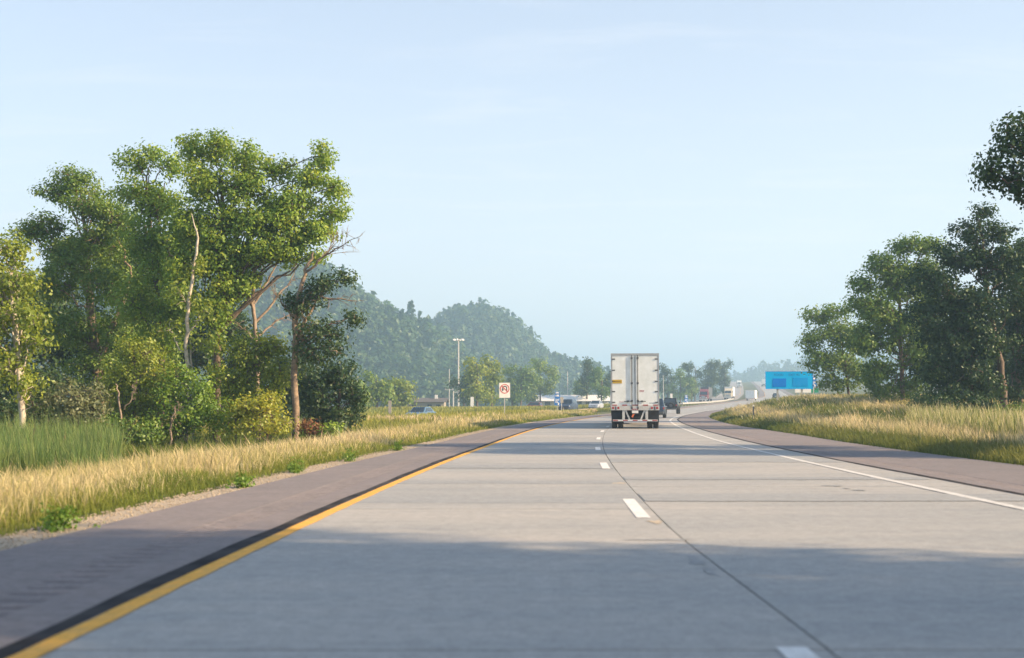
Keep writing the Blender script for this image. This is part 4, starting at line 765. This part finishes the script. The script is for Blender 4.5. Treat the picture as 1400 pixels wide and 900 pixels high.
# the semi trailer ahead
SEMI_Y = 69.0; sx = at(868.5, 585, SEMI_Y).x
t = thing('semi_truck', 'white box semi trailer truck seen from behind in the right lane', 'truck', (sx, SEMI_Y, float(ZR(SEMI_Y)) + .004), head(SEMI_Y) )
body = MB().box(-1.27, 1.27, .05, 16.1, 1.24, 4.02).build('trailer_body', M['white_body'], t)
MB().box(-1.295, 1.295, .0, 16.12, 3.985, 4.06).build('roof_rail', M['alu'], t)
for s in (-1, 1):
    MB().box(s * 1.295 - .075 * (s > 0), s * 1.295 + .075 * (s < 0), -.02, .1, 1.2, 3.985).build('corner_post', M['alu'], t)
    d_ = MB().box(.02 if s > 0 else -1.215, 1.215 if s > 0 else -.02, -.012, .05, 1.27, 3.94).build('rear_door', M['white_body'], t)
    for z in (1.42, 2.0, 2.55, 3.15, 3.75):
        MB().box(s * 1.225 - .16 * (s > 0), s * 1.225 + .16 * (s < 0), -.034, -.012, z - .03, z + .03).build('hinge', M['steel_dark'], d_)
    x = .15 if s > 0 else -.17
    rod = MB().cyl((x, -.045, 1.02), (x, -.045, 3.96), .022, n=8).build('lock_rod', M['steel_dark'], d_)
    for z in (1.12, 1.5, 2.45, 3.8): MB().box(x - .05, x + .05, -.06, -.012, z - .05, z + .05).build('rod_bracket', M['steel_dark'], rod)
    hx = (x + .02, x + .42) if s > 0 else (x - .42, x - .02); MB().box(hx[0], hx[1], -.07, -.045, 1.455, 1.49).box((hx[0] + hx[1]) / 2 - .06, (hx[0] + hx[1]) / 2 + .06, -.075, -.012, 1.43, 1.52).build('door_handle', M['steel_dark'], d_)
MB().box(-.015, .015, -.02, .05, 1.27, 3.94).build('door_seal', M['steel_dark'], t)
MB().box(-1.295, 1.295, -.03, .12, 3.94, 3.985).build('header', M['alu'], t)
sill = MB().box(-1.3, 1.3, -.05, .12, 1.0, 1.235).build('rear_sill', M['steel_pale'], t)
for k in range(9):
    x0_ = -1.25 + k * 2.5 / 9; MB().box(x0_, x0_ + 2.5 / 9 - .01, -.018, -.01, 1.245, 1.30).build('reflective_tape', M['red_tape'] if k % 2 == 0 else M['white_tape'], t)
for x in (-1.18, -.9, .9, 1.18): MB().cyl((x, -.07, 1.12), (x, -.048, 1.12), .06, n=14).build('tail_lamp', M['red_lens'], sill)
for x in (-1.04, 1.04): MB().box(x - .03, x + .03, -.06, -.048, 1.02, 1.2).build('lamp_bracket', M['steel_dark'], sill)
for x in (-.12, 0, .12): MB().box(x - .04, x + .04, -.062, -.048, 1.03, 1.07).build('marker_lamp', M['red_lens'], sill)
MB().box(-.17, .17, -.045, -.03, .84, .98).build('number_plate', M['sign_white'], t)
MB().box(-1.21, -.70, -.03, -.012, 2.44, 2.64).build('amber_placard', M['yellow_sign'], t)
mk = MB()
for k in range(9): mk.box(-1.17 + k * .05, -1.135 + k * .05, -.0345, -.03, 2.51, 2.57)
tag(mk.build('placard_lettering', mat('placard ink', (.35, .2, .02), .6), t), kind='stuff')
mk = MB()
for j in range(2):
    for k in range(6): mk.box(.24 + k * .042, .272 + k * .042, -.0155, -.012, 1.98 + j * .06, 2.015 + j * .06)
tag(mk.build('door_lettering', M['red_tape'], t), kind='stuff')
mk = MB()
for k in range(5): mk.box(-.84 + k * .045, -.81 + k * .045, -.0155, -.012, 1.42 + .015 * (k % 2), 1.46)
tag(mk.build('small_emblem', M['red_tape'], t), kind='stuff')
mk = MB()
for k in range(8): mk.box(.76 + k * .05, .785 + k * .05, -.0155, -.012, 1.36, 1.40)
tag(mk.build('serial_lettering', M['steel_dark'], t), kind='stuff')
# underride guard, flaps, wheels
gd = MB().box(-1.2, 1.2, -.04, .06, .40, .50).build('underride_guard', M['steel_pale'], t)
for k in range(9): MB().box(-1.18 + k * 2.36 / 9, -1.18 + (k + 1) * 2.36 / 9 - .01, -.048, -.04, .425, .475).build('reflective_tape', M['red_tape'] if k % 2 == 0 else M['white_tape'], gd)
for s in (-1, 1):
    MB().box(s * .62 - .07, s * .62 + .07, -.02, .06, .5, 1.0).build('guard_post', M['steel_pale'], gd); MB().prism([(s * .55, 1.0), (s * .46, 1.0), (s * .26, .5), (s * .35, .5)], .0, .05).build('guard_brace', M['steel_pale'], gd)
    MB().box(s * 1.28 - .54 * (s > 0), s * 1.28 + .54 * (s < 0), .55, .57, .34, .99).build('mud_flap', M['flap'], t)
    for y in (1.15, 2.45):
        for x in (1.13, .80): wheel(t, s * x, y, .50, .27, 'alu')
    MB().box(s * .55 - .06, s * .55 + .06, .12, 15.9, .98, 1.2).build('frame_rail', M['steel_dark'], t); MB().box(s * .9 - .05, s * .9 + .05, 11.4, 11.52, .25, 1.2).build('landing_leg', M['steel_dark'], t)
MB().box(-.70, .70, .75, 3.0, .58, .97).build('suspension_shade', M['flap'], t)  # black block for the suspension, standing in for shade under the trailer
MB().cyl((-1.0, 1.15, .5), (1.0, 1.15, .5), .07).cyl((-1.0, 2.45, .5), (1.0, 2.45, .5), .07).build('axle', M['steel_dark'], t)
MB().prism([(-.20, .66), (-.13, .78), (-.02, .80), (-.08, .70), (-.12, .60)], -.06, -.045).build('hanging_tag', M['orange'], t)
cab = MB().side([(15.0, .9), (20.6, .7), (20.7, 1.5), (20.3, 1.75), (18.9, 1.9), (18.5, 2.75), (18.0, 3.2), (16.6, 3.7), (16.55, 1.2), (15.0, 1.15)], -1.15, 1.15).build('tractor_cab', M['maroon'], t)
for s in (-1, 1):
    wheel(t, s * 1.02, 19.9, .5, .3)
    for y in (14.1, 15.4): wheel(t, s * 1.0, y, .5, .5)
    MB().box(s * 1.36 - .1, s * 1.36 + .1, 18.5, 18.6, 1.9, 2.6, .02).build('mirror', M['steel_dark'], t); MB().box(min(s * 1.15, s * 1.30), max(s * 1.15, s * 1.30), 18.53, 18.57, 2.2, 2.26).build('mirror_arm', M['steel_dark'], t)
# van ahead in the left lane, mostly hidden by the trailer
def van(label, loc, rz):
    t = thing('box_van', label, 'van', loc, rz)
    MB().box(-1.12, 1.12, 0, 4.2, .75, 2.75, .05).build('cargo_box', M['silver_paint'], t); MB().side([(4.25, .5), (6.0, .5), (6.05, 1.1), (5.2, 1.35), (4.75, 2.2), (4.25, 2.3)], -1.0, 1.0).build('cab', M['silver_paint'], t)
    for s in (-1, 1):
        panel(t, 'rear_door', M['silver_paint'], [(0 if s > 0 else -1.05, -.002, .85), (1.05 if s > 0 else 0, -.002, .85), (1.05 if s > 0 else 0, -.002, 2.65), (0 if s > 0 else -1.05, -.002, 2.65)], (.03, .03), .02); MB().box(s * 1.1 - .1 * (s > 0), s * 1.1 + .1 * (s < 0), -.05, 0, .8, 1.0).build('tail_light', M['red_lens'], t)
        MB().box(s * 1.2 - .1, s * 1.2 + .1, 4.9, 5.0, 1.35, 1.85, .02).build('mirror', M['steel_dark'], t)
        MB().box(s * 1.0 - .25 * (s > 0), s * 1.0 + .25 * (s < 0), -.03, .02, .32, .74).build('mud_flap', M['flap'], t)
        for y in (1.0, 5.1): wheel(t, s * .95, y, .38, .3)
    MB().box(-1.0, 1.0, -.15, 0, .5, .72, .03).build('rear_bumper', M['steel_dark'], t)
    MB().box(-.9, .9, .1, 5.6, .5, .76).build('chassis', M['steel_dark'], t)
van('grey box van mostly hidden behind the left side of the truck', onroad(128, -1.85), head(128))
# black off-roader and the dark car beside the truck
def offroader(label, loc, rz):
    t = thing('off_roader', label, 'car', loc, rz)
    MB().loft([oct_ring(y, .80, .55, z, .05) for y, z in ((-1.85, 1.12), (-1.8, 1.16), (.6, 1.16), (.65, 1.12), (1.95, 1.08), (2.0, 1.02))]).build('body', M['black_paint'], t)
    A = [(-.76, -1.82, 1.15), (.76, -1.82, 1.15), (.76, .55, 1.15), (-.76, .55, 1.15)]; B = [(-.68, -1.74, 1.82), (.68, -1.74, 1.82), (.68, .25, 1.82), (-.68, .25, 1.82)]
    MB().loft([A, B]).build('hard_top', M['black_paint'], t); MB().box(-.70, .70, -1.78, .3, 1.82, 1.86, .015).build('roof', M['black_paint'], t)
    panel(t, 'rear_window', M['glass'], [A[0], A[1], B[1], B[0]], (.1, .12)); panel(t, 'windscreen', M['glass'], [A[2], A[3], B[3], B[2]], (.05, .08)); panel(t, 'side_window', M['glass'], [A[1], A[2], B[2], B[1]], (.08, .12)); panel(t, 'side_window', M['glass'], [A[3], A[0], B[0], B[3]], (.08, .12))
    sp = MB(); sp.loft([[(rr * math.cos(k * math.pi / 10) + .08, y, .98 + rr * math.sin(k * math.pi / 10)) for k in range(20)] for rr, y in ((.2, -1.86), (.38, -1.87), (.39, -1.95), (.39, -2.03), (.35, -2.08), (.2, -2.08))]); so = sp.build('spare_wheel', M['rubber'], t); MB().cyl((.08, -2.10, .98), (.08, -2.05, .98), .19, n=16).build('rim', M['steel_dark'], so)
    for s in (-1, 1):
        MB().box(s * .70 - .06, s * .70 + .06, -1.90, -1.84, .92, 1.10).build('tail_light', M['red_lens'], t)
        for y in (-1.25, 1.3):
            wheel(t, s * .80, y, .40, .27, 'steel_dark'); MB().side([(y - .55, .75), (y - .42, .9), (y + .42, .9), (y + .55, .75), (y + .5, .75), (y + .4, .86), (y - .4, .86), (y - .5, .75)], min(s * .78, s * .96), max(s * .78, s * .96)).build('wheel_flare', M['steel_dark'], t)
        MB().box(s * .92 - .08, s * .92 + .08, .42, .5, 1.2, 1.4, .02).build('mirror', M['black_paint'], t)
        MB().box(s * .55 - .12, s * .55 + .12, 2.0, 2.03, .82, 1.0).build('headlight', M['lens'], t)
    MB().box(-.78, .78, -2.08, -1.86, .52, .68, .04).build('rear_bumper', M['steel_dark'], t); MB().box(-.8, .8, 2.0, 2.2, .5, .66, .04).build('front_bumper', M['steel_dark'], t); MB().box(-.66, -.36, -1.885, -1.85, .8, .92).build('number_plate', M['sign_white'], t)
p = at(918, 566, 152); offroader('black off-roader with a spare wheel on its tail, right of the truck', (p.x, 152, float(ZR(152)) + .004), head(152))
p = at(896.5, 572, 116); car('dark blue sport utility car half hidden behind the truck', 'navy_paint', (p.x, 116, float(ZR(116)) + .004), head(116), 'suv')
# oncoming cars on the opposite carriageway
def opp_car(label, paint, px, d, kind='sedan', u=None):
    x = at(px, 555, d).x if u is None else float(XO(d)) + u; car(label, paint, (x, d, float(Z_OPP(d)) - .016), head(d, XO) + math.pi, kind, 'oncoming cars beyond the median')
opp_car('blue car with only its roof showing above the median grass', 'blue_paint', 575, 132); opp_car('dark blue oncoming car beside the blue service sign', 'navy_paint', 777, 182, 'suv'); opp_car('silver oncoming car left of the truck', 'silver_paint', 815, 214)
car('maroon car parked before the long white building', 'maroon', (at(728, 550, 285).x, 285, gz(at(728, 550, 285).x, 285)), 1.2, 'suv')
car('dark car climbing the far road left of the blue sign', 'black_paint', onroad(335, 1.85), head(335), 'sedan')
def cargo_trailer(label, loc, rz):
    t = thing('cargo_trailer', label, 'trailer', loc, rz); MB().box(-1.15, 1.15, 0, 4.6, .5, 2.5, .06).build('cargo_box', M['wall_white'], t)
    for s in (-1, 1):
        panel(t, 'rear_door', M['white_body'], [(0 if s > 0 else -1.1, -.001, .6), (1.1 if s > 0 else 0, -.001, .6), (1.1 if s > 0 else 0, -.001, 2.4), (0 if s > 0 else -1.1, -.001, 2.4)], (.03, .03), .02); wheel(t, s * 1.0, 2.4, .36, .22); MB().box(s * .95 - .08, s * .95 + .08, -.03, 0, .52, .62).build('tail_light', M['red_lens'], t)
    MB().box(-.05, .05, 4.6, 6.0, .45, .55).build('drawbar', M['steel_dark'], t)
cargo_trailer('small white cargo trailer on the far road', onroad(305, -1.85), head(305))
def oncoming(label, paint, body, loc, rz, length=14.0, name='semi_truck', sc=1.0):
    t = thing(name, label, 'truck', loc, rz, 'far trucks on the rising road'); t.scale = (sc, sc, sc)
    MB().box(-1.28, 1.28, -length, 0, 1.15, 4.0).build('trailer_body', M[body], t)
    MB().side([(.3, .7), (4.6, .7), (4.7, 1.6), (3.2, 1.85), (2.7, 2.75), (2.2, 3.0), (.6, 3.5), (.3, 3.5)], -1.1, 1.1).build('cab', M[paint], t)
    MB().loft([[(-.95, 3.21, 1.92), (.95, 3.21, 1.92), (.9, 2.75, 2.72), (-.9, 2.75, 2.72)], [(-.95, 3.24, 1.93), (.95, 3.24, 1.93), (.9, 2.78, 2.73), (-.9, 2.78, 2.73)]]).build('windscreen', M['glass'], t)
    MB().box(-.5, .5, 4.66, 4.76, .95, 1.6).build('grille', M['alu'], t); MB().box(-1.15, 1.15, 4.6, 4.85, .45, .85, .05).build('front_bumper', M['steel_pale'], t)
    for s in (-1, 1):
        MB().box(s * .8 - .16, s * .8 + .16, 4.66, 4.76, 1.0, 1.25).build('headlight', M['lens'], t); MB().cyl((s * 1.2, .5, 1.0), (s * 1.2, .5, 4.1), .09, n=8).build('exhaust_stack', M['alu'], t); MB().box(s * 1.38 - .08, s * 1.38 + .08, 2.8, 2.9, 1.9, 2.6).build('mirror', M['steel_dark'], t)
        for y in (3.8, .2, -1.0, -length + 1.2, -length + 2.4): wheel(t, s * 1.0, y, .5, .35)
    MB().box(-.5, .5, -length + .5, 4.5, .75, 1.14).build('chassis', M['steel_dark'], t)
def opp_truck(lab, paint, body, d, u, **k): oncoming(lab, paint, body, (float(XO(d)) + u, d, float(Z_OPP(d)) - .016), head(d, XO) + math.pi, **k)
opp_truck('oncoming semi truck with maroon cab, nearest of the far trucks', 'maroon', 'steel_dark', 352, -1.0, length=12); opp_truck('oncoming white semi truck behind the maroon one', 'cream', 'white_body', 402, 2.6, length=13)
opp_truck('white truck high on the far rising road', 'white_body', 'white_body', 690, 3.0, length=10); oncoming('white truck at the crest of the far road left of blue sign', 'white_body', 'white_body', onroad(720, -1.0), head(720) + 0, length=10)

# ------------------------------------------------------------------ signs and street furniture
def post(root, x, z0, z1, w_=.06, y=0.03, name='post', m='galv'): MB().box(x - w_ / 2, x + w_ / 2, y, y + w_, z0, z1).build(name, M[m], root)
d = 106.0; b = at(690, 560, d); gzz = gz(b.x, d); t = thing('road_sign', 'white no U-turn sign on a slim post in the median grass', 'sign', (b.x, d, gzz), .12)
zt = at(690, 523.5, d).z - gzz; zb_ = at(690, 544, d).z - gzz; W2 = .45
post(t, 0, -.3, zt - .1, .075); MB().box(-W2, W2, 0, .025, zb_, zt, .0).build('sign_panel', M['sign_white'], t)
zc = zt - .5; ring = MB(); n = 40
ring.loft([[(r_ * math.cos(2 * math.pi * k / n), y, zc + r_ * math.sin(2 * math.pi * k / n)) for k in range(n)] for r_, y in ((.39, -.002), (.39, -.010), (.325, -.010), (.325, -.002))], cap=False); ring.build('red_ring', M['sign_red'], t)
MB().prism([(-.27, zc + .22), (-.22, zc + .27), (.27, zc - .22), (.22, zc - .27)], -.014, -.003).build('red_slash', M['sign_red'], t)
ar = MB(); pts = [(.17, zc - .22), (.17, zc + .06)] + [(.005 + .165 * math.cos(a), zc + .06 + .15 * math.sin(a)) for a in np.linspace(.25, math.pi - .001, 10)] + [(-.16, zc - .06)]
for q in range(len(pts) - 1):
    a, c = Vector((*pts[q], 0)), Vector((*pts[q + 1], 0)); dd = (c - a).normalized() * .015; nn = Vector((-dd.y, dd.x, 0)).normalized() * .037; a, c = a - dd, c + dd
    ar.prism([((a + nn).x, (a + nn).y), ((c + nn).x, (c + nn).y), ((c - nn).x, (c - nn).y), ((a - nn).x, (a - nn).y)], -.009 - .0004 * q, -.002)
ar.prism([(-.26, zc - .05), (-.06, zc - .05), (-.16, zc - .2)], -.0085, -.002); ar.build('u_turn_arrow', M['sign_black'], t)

def service_sign(label, px, d, y_top, y_bot, wpx, seed=0, sc=1.0):
    b = at(px, 560, d); gzz = gz(b.x, d); t = thing('service_sign', label, 'sign', (b.x, d, gzz), .1); zt, zb = at(px, y_top, d).z - gzz, at(px, y_bot, d).z - gzz; hw = wpx * d / F_PX / 2; H = zt - zb
    post(t, 0, -.3, zt - .1, .08)
    MB().box(-hw * .7, hw * .7, 0, .025, zt - H * .17, zt).build('top_panel', M['sign_navy'], t); MB().box(-hw * .9, hw * .9, 0, .025, zt - H * .52, zt - H * .19).build('middle_panel', M['sign_navy'], t); MB().box(-hw, hw, 0, .025, zb, zt - H * .54).build('lower_panel', M['sign_navy'], t)
    MB().box(-hw * .5, hw * .5, -.006, .0, zt - H * .13, zt - H * .05).build('white_marking', M['sign_white'], t)
    MB().box(-hw * .55, -hw * .3, -.006, .0, zt - H * .36, zt - H * .23).box(-hw * .1, hw * .55, -.006, .0, zt - H * .36, zt - H * .23).build('white_marking', M['sign_white'], t)
    MB().box(-hw * .6, hw * .6, -.006, 0, zt - H * .64, zt - H * .58).box(-hw * .6, -hw * .35, -.006, 0, zb + H * .18, zt - H * .66).box(hw * .2, hw * .6, -.006, 0, zb + H * .03, zb + H * .2).box(-hw * .2, hw * .2, -.006, 0, zb + H * .2, zb + H * .28).build('white_marking', M['sign_white'], t)
service_sign('tall blue service sign in the median beside oncoming car', 762, 150, 535.5, 554.5, 8.2)
service_sign('small far blue service sign right of the off-roader', 938.5, 290, 540, 550.5, 5.0)
service_sign('blue sign half hidden by the small round tree', 1113, 150, 513, 529, 9)
b = at(768, 560, 165); t = thing('sign_back', 'plain brownish sign seen beside the blue service sign', 'sign', (b.x, 165, gz(b.x, 165)), .2); zz = at(768, 543, 165).z - gz(b.x, 165); post(t, 0, -.3, zz, .08); MB().box(-.22, .22, 0, .025, zz - .75, zz).build('sign_panel', M['wood_post'], t)
# large blue motorist sign
d = 124.0; a, b = at(1047, 532, d), at(1111, 508, d); cx = (a.x + b.x) / 2; gzz = gz(cx, d); t = thing('motorist_sign', 'large bright blue roadside sign on two posts by the right wood', 'sign', (cx, d, gzz), -.05)
hw = (b.x - a.x) / 2; z0_, z1_ = a.z - gzz, b.z - gzz; H = z1_ - z0_
pn = MB().box(-hw, hw, 0, .05, z0_, z1_).build('sign_panel', M['sign_cyan'], t)
MB().box(-hw * .70, -hw * .13, -.022, 0, z0_ + H * .12, z0_ + H * .60).build('logo_panel', M['sign_blue'], pn); MB().box(hw * .16, hw * .78, -.022, 0, z0_ + H * .14, z0_ + H * .64).build('logo_panel', M['sign_blue2'], pn)
text_mesh('lettering', 'FOOD  -  EXIT 92', H * .19, M['sign_ink'], pn, (-.1 * hw, -.006, z0_ + H * .80), (R(90), 0, 0))
fr = MB().box(-hw, hw, -.012, 0, z1_ - .05, z1_).box(-hw, hw, -.012, 0, z0_, z0_ + .05).box(-hw, -hw + .05, -.012, 0, z0_ + .05, z1_ - .05).box(hw - .05, hw, -.012, 0, z0_ + .05, z1_ - .05); fr.build('sign_border', M['sign_blue2'], pn)
for px in (1063.5, 1096.5): post(t, at(px, 540, d).x - cx, -.4 + (gz(at(px, 540, d).x, d) - gzz), z1_ - .1, .17, .055)
# far white and green guide sign
d = 175.0; a, b = at(1087, 537, d), at(1119, 531, d); cx = (a.x + b.x) / 2; gzz = gz(cx, d); t = thing('guide_sign', 'low white and green sign behind the large blue sign', 'sign', (cx, d, gzz), 0); hw = (b.x - a.x) / 2
MB().box(-hw, hw * .36, 0, .05, a.z - gzz, b.z - gzz).build('white_panel', M['sign_white'], t); MB().box(hw * .37, hw, 0, .05, a.z - gzz, b.z - gzz).build('green_panel', M['sign_green'], t)
for x in (-hw * .6, hw * .3, hw * .8): post(t, x, -.4, b.z - gzz - .05, .1, .055)
# delineator and other posts
def marker(label, px, d, y_top, wd, m, cap=None, name='marker_post'):
    b = at(px, 560, d); gzz = gz(b.x, d); t = thing(name, label, 'post', (b.x, d, gzz)); h = at(px, y_top, d).z - gzz
    MB().loft([[(-wd / 2, -wd / 4, -.3), (wd / 2, -wd / 4, -.3), (wd / 2, wd / 4, -.3), (-wd / 2, wd / 4, -.3)], [(-wd / 2, -wd / 4, h - .03), (wd / 2, -wd / 4, h - .03), (wd / 2, wd / 4, h - .03), (-wd / 2, wd / 4, h - .03)], [(-wd * .35, -wd / 6, h), (wd * .35, -wd / 6, h), (wd * .35, wd / 6, h), (-wd * .35, wd / 6, h)]]).build('post', M[m], t)
    if cap: MB().box(-wd * .6, wd * .6, -wd / 4 - .02, -wd / 4 - .002, h - .14, h - .02).build('reflector', M[cap], t)
marker('slim dark marker post in the right bank grass', 1030, 84, 553, .10, 'steel_dark', 'cap'); marker('stout pale weathered post in the median meadow', 533, 128, 548, .30, 'wood_post'); marker('white marker post right of the off-roader roof', 918, 240, 538.5, .42, 'sign_white')
marker('small white cabinet below the light mast', 645.5, 232, 543, .6, 'sign_white', name='utility_cabinet')
# guard rail along the opposite carriageway
gy = np.arange(262, 372, 4.0); gx_ = XO(gy) + 6.0; t = thing('guard_rail', 'pale steel guard rail along the opposite carriageway', 'guard rail', (float(gx_[0]), float(gy[0]), float(Z_OPP(gy[0]))))
mb = MB(); rings = []
for x, y in zip(gx_, gy):
    z = float(Z_OPP(y)) - float(Z_OPP(gy[0])); X_, Y_ = x - gx_[0], y - gy[0]
    rings.append([(X_, Y_, z + .45), (X_ + .05, Y_, z + .5), (X_, Y_, z + .6), (X_ + .05, Y_, z + .7), (X_, Y_, z + .78), (X_ - .04, Y_, z + .78), (X_ - .04, Y_, z + .45)]); MB().box(X_ - .2, X_ - .045, Y_ - .08, Y_ + .08, z - .4, z + .74).build('post', M['wood_post'], t)
mb.loft(rings); mb.build('rail', M['guard'], t)
# light mast and poles
d = 300.0; b = at(626.5, 555, d); gzz = gz(b.x, d); zt = at(626.5, 464, d).z - gzz; t = thing('light_mast', 'tall slender light mast with lamp cluster before the wooded hill', 'light mast', (b.x, d, gzz))
MB().cyl((0, 0, -.3), (0, 0, zt), .26, .16, 10).build('mast', M['galv'], t); MB().cyl((0, 0, zt - .25), (0, 0, zt), .4, .4, 12).build('lamp_ring', M['galv'], t)
for k in range(6):
    a = k * math.pi / 3 + .3; c, s = math.cos(a), math.sin(a); MB().cyl((c * .3, s * .3, zt - .15), (c * 1.0, s * 1.0, zt - .1), .05, n=6).cyl((c * 1.15, s * 1.15, zt - .28), (c * 1.15, s * 1.15, zt + .08), .27, .18, 10).build('floodlight', M['sign_white'], t)
def pole(label, px, d, y_top, arm=None, name='utility_pole', r_=.13):
    b = at(px, 556, d); gzz = gz(b.x, d); h = at(px, y_top, d).z - gzz; t = thing(name, label, 'pole', (b.x, d, gzz)); MB().cyl((0, 0, -.3), (0, 0, h), r_, r_ * .7, 8).build('pole', M['galv'], t)
    if arm:
        z = at(px, arm[0], d).z - gzz; MB().box(arm[1], arm[2], -.06, .06, z - .08, z + .08).build('crossarm', M['galv'], t)
        for x in (arm[1] + .15, arm[2] - .15): MB().cyl((x, 0, z + .08), (x, 0, z + .35), .06, n=6).build('insulator', M['steel_pale'], t)
pole('bare utility pole left of the light mast', 614, 290, 504.5, (533, -1.0, 1.0)); pole('short pole with a side arm between pole and mast', 619.5, 285, 535, (536.5, -.2, 1.4), r_=.2); pole('pale lamp pole behind the long white building', 776, 345, 508, (532, 0, 1.6)); pole('leaning far pole right of the truck', 907, 380, 513)
# buildings
d = 330.0; a, b = at(737, 551, d), at(832, 540, d); t = thing('low_building', 'long low white building behind the median', 'building', ((a.x + b.x) / 2, d, gz((a.x + b.x) / 2, d))); hw = (b.x - a.x) / 2; zt = b.z - t.location.z
M['roof_white'] = mat('white roof sheeting', (.85, .84, .80), .6)
MB().box(-hw, hw, 0, 12, -.5, zt - 1.35).build('wall', M['wall_white'], t); rf = MB().loft([[(-hw - .8, -1.2, zt - 1.7), (hw + .8, -1.2, zt - 1.7), (hw + .8, -1.2, zt - 1.5), (-hw - .8, -1.2, zt - 1.5)], [(-hw - .8, 3, zt - .2), (hw + .8, 3, zt - .2), (hw + .8, 3, zt), (-hw - .8, 3, zt)], [(-hw - .8, 12.6, zt - 1.0), (hw + .8, 12.6, zt - 1.0), (hw + .8, 12.6, zt - .8), (-hw - .8, 12.6, zt - .8)]]).build('roof', M['roof_white'], t); MB().box(-hw - .8, hw + .8, -1.24, -1.21, zt - 1.8, zt - 1.62).build('eave_shadow_strip', M['steel_dark'], rf)  # dark strip below the roof edge draws the eave's shadow line
for k in range(6):
    x = -hw + 1.5 + k * (2 * hw - 3) / 5.5; w_ = MB().box(x, x + 1.4, -.06, .0, .9, 2.1).build('window', M['glass'], t); MB().box(x - .08, x + 1.48, -.09, -.06, .82, .9).build('sill', M['steel_pale'], w_)
MB().box(-.5, .5, -.05, 0, 0, 2.1).build('door', M['steel_dark'], t)
d = 262.0; c = at(583, 553, d); t = thing('house', 'low house with a brown gable roof below the wooded hill', 'house', (c.x, d, gz(c.x, d))); hz0 = t.location.z
zr_ = at(583, 544.5, d).z - hz0; ze = at(583, 550, d).z - hz0; MB().box(-4.2, 3.6, 0, 8, -.5, ze).build('wall', M['wood_post'], t)
rf = MB().loft([[(-5, -.6, ze), (4.2, -.6, ze), (4.2, -.5, ze + .1), (-5, -.5, ze + .1)], [(-5, 4, zr_), (4.2, 4, zr_), (4.2, 4.05, zr_ + .1), (-5, 4.05, zr_ + .1)], [(-5, 8.6, ze), (4.2, 8.6, ze), (4.2, 8.65, ze + .1), (-5, 8.65, ze + .1)]]).build('roof', M['roof_brown'], t); MB().box(1.5, 2.1, 3.0, 3.6, zr_ - .6, zr_ + .7).build('chimney', M['wall_white'], rf)
for x in (-3, .2, 2.0): MB().box(x, x + .9, -.04, 0, .7, max(1.2, ze - .5)).build('window', M['glass'], t)
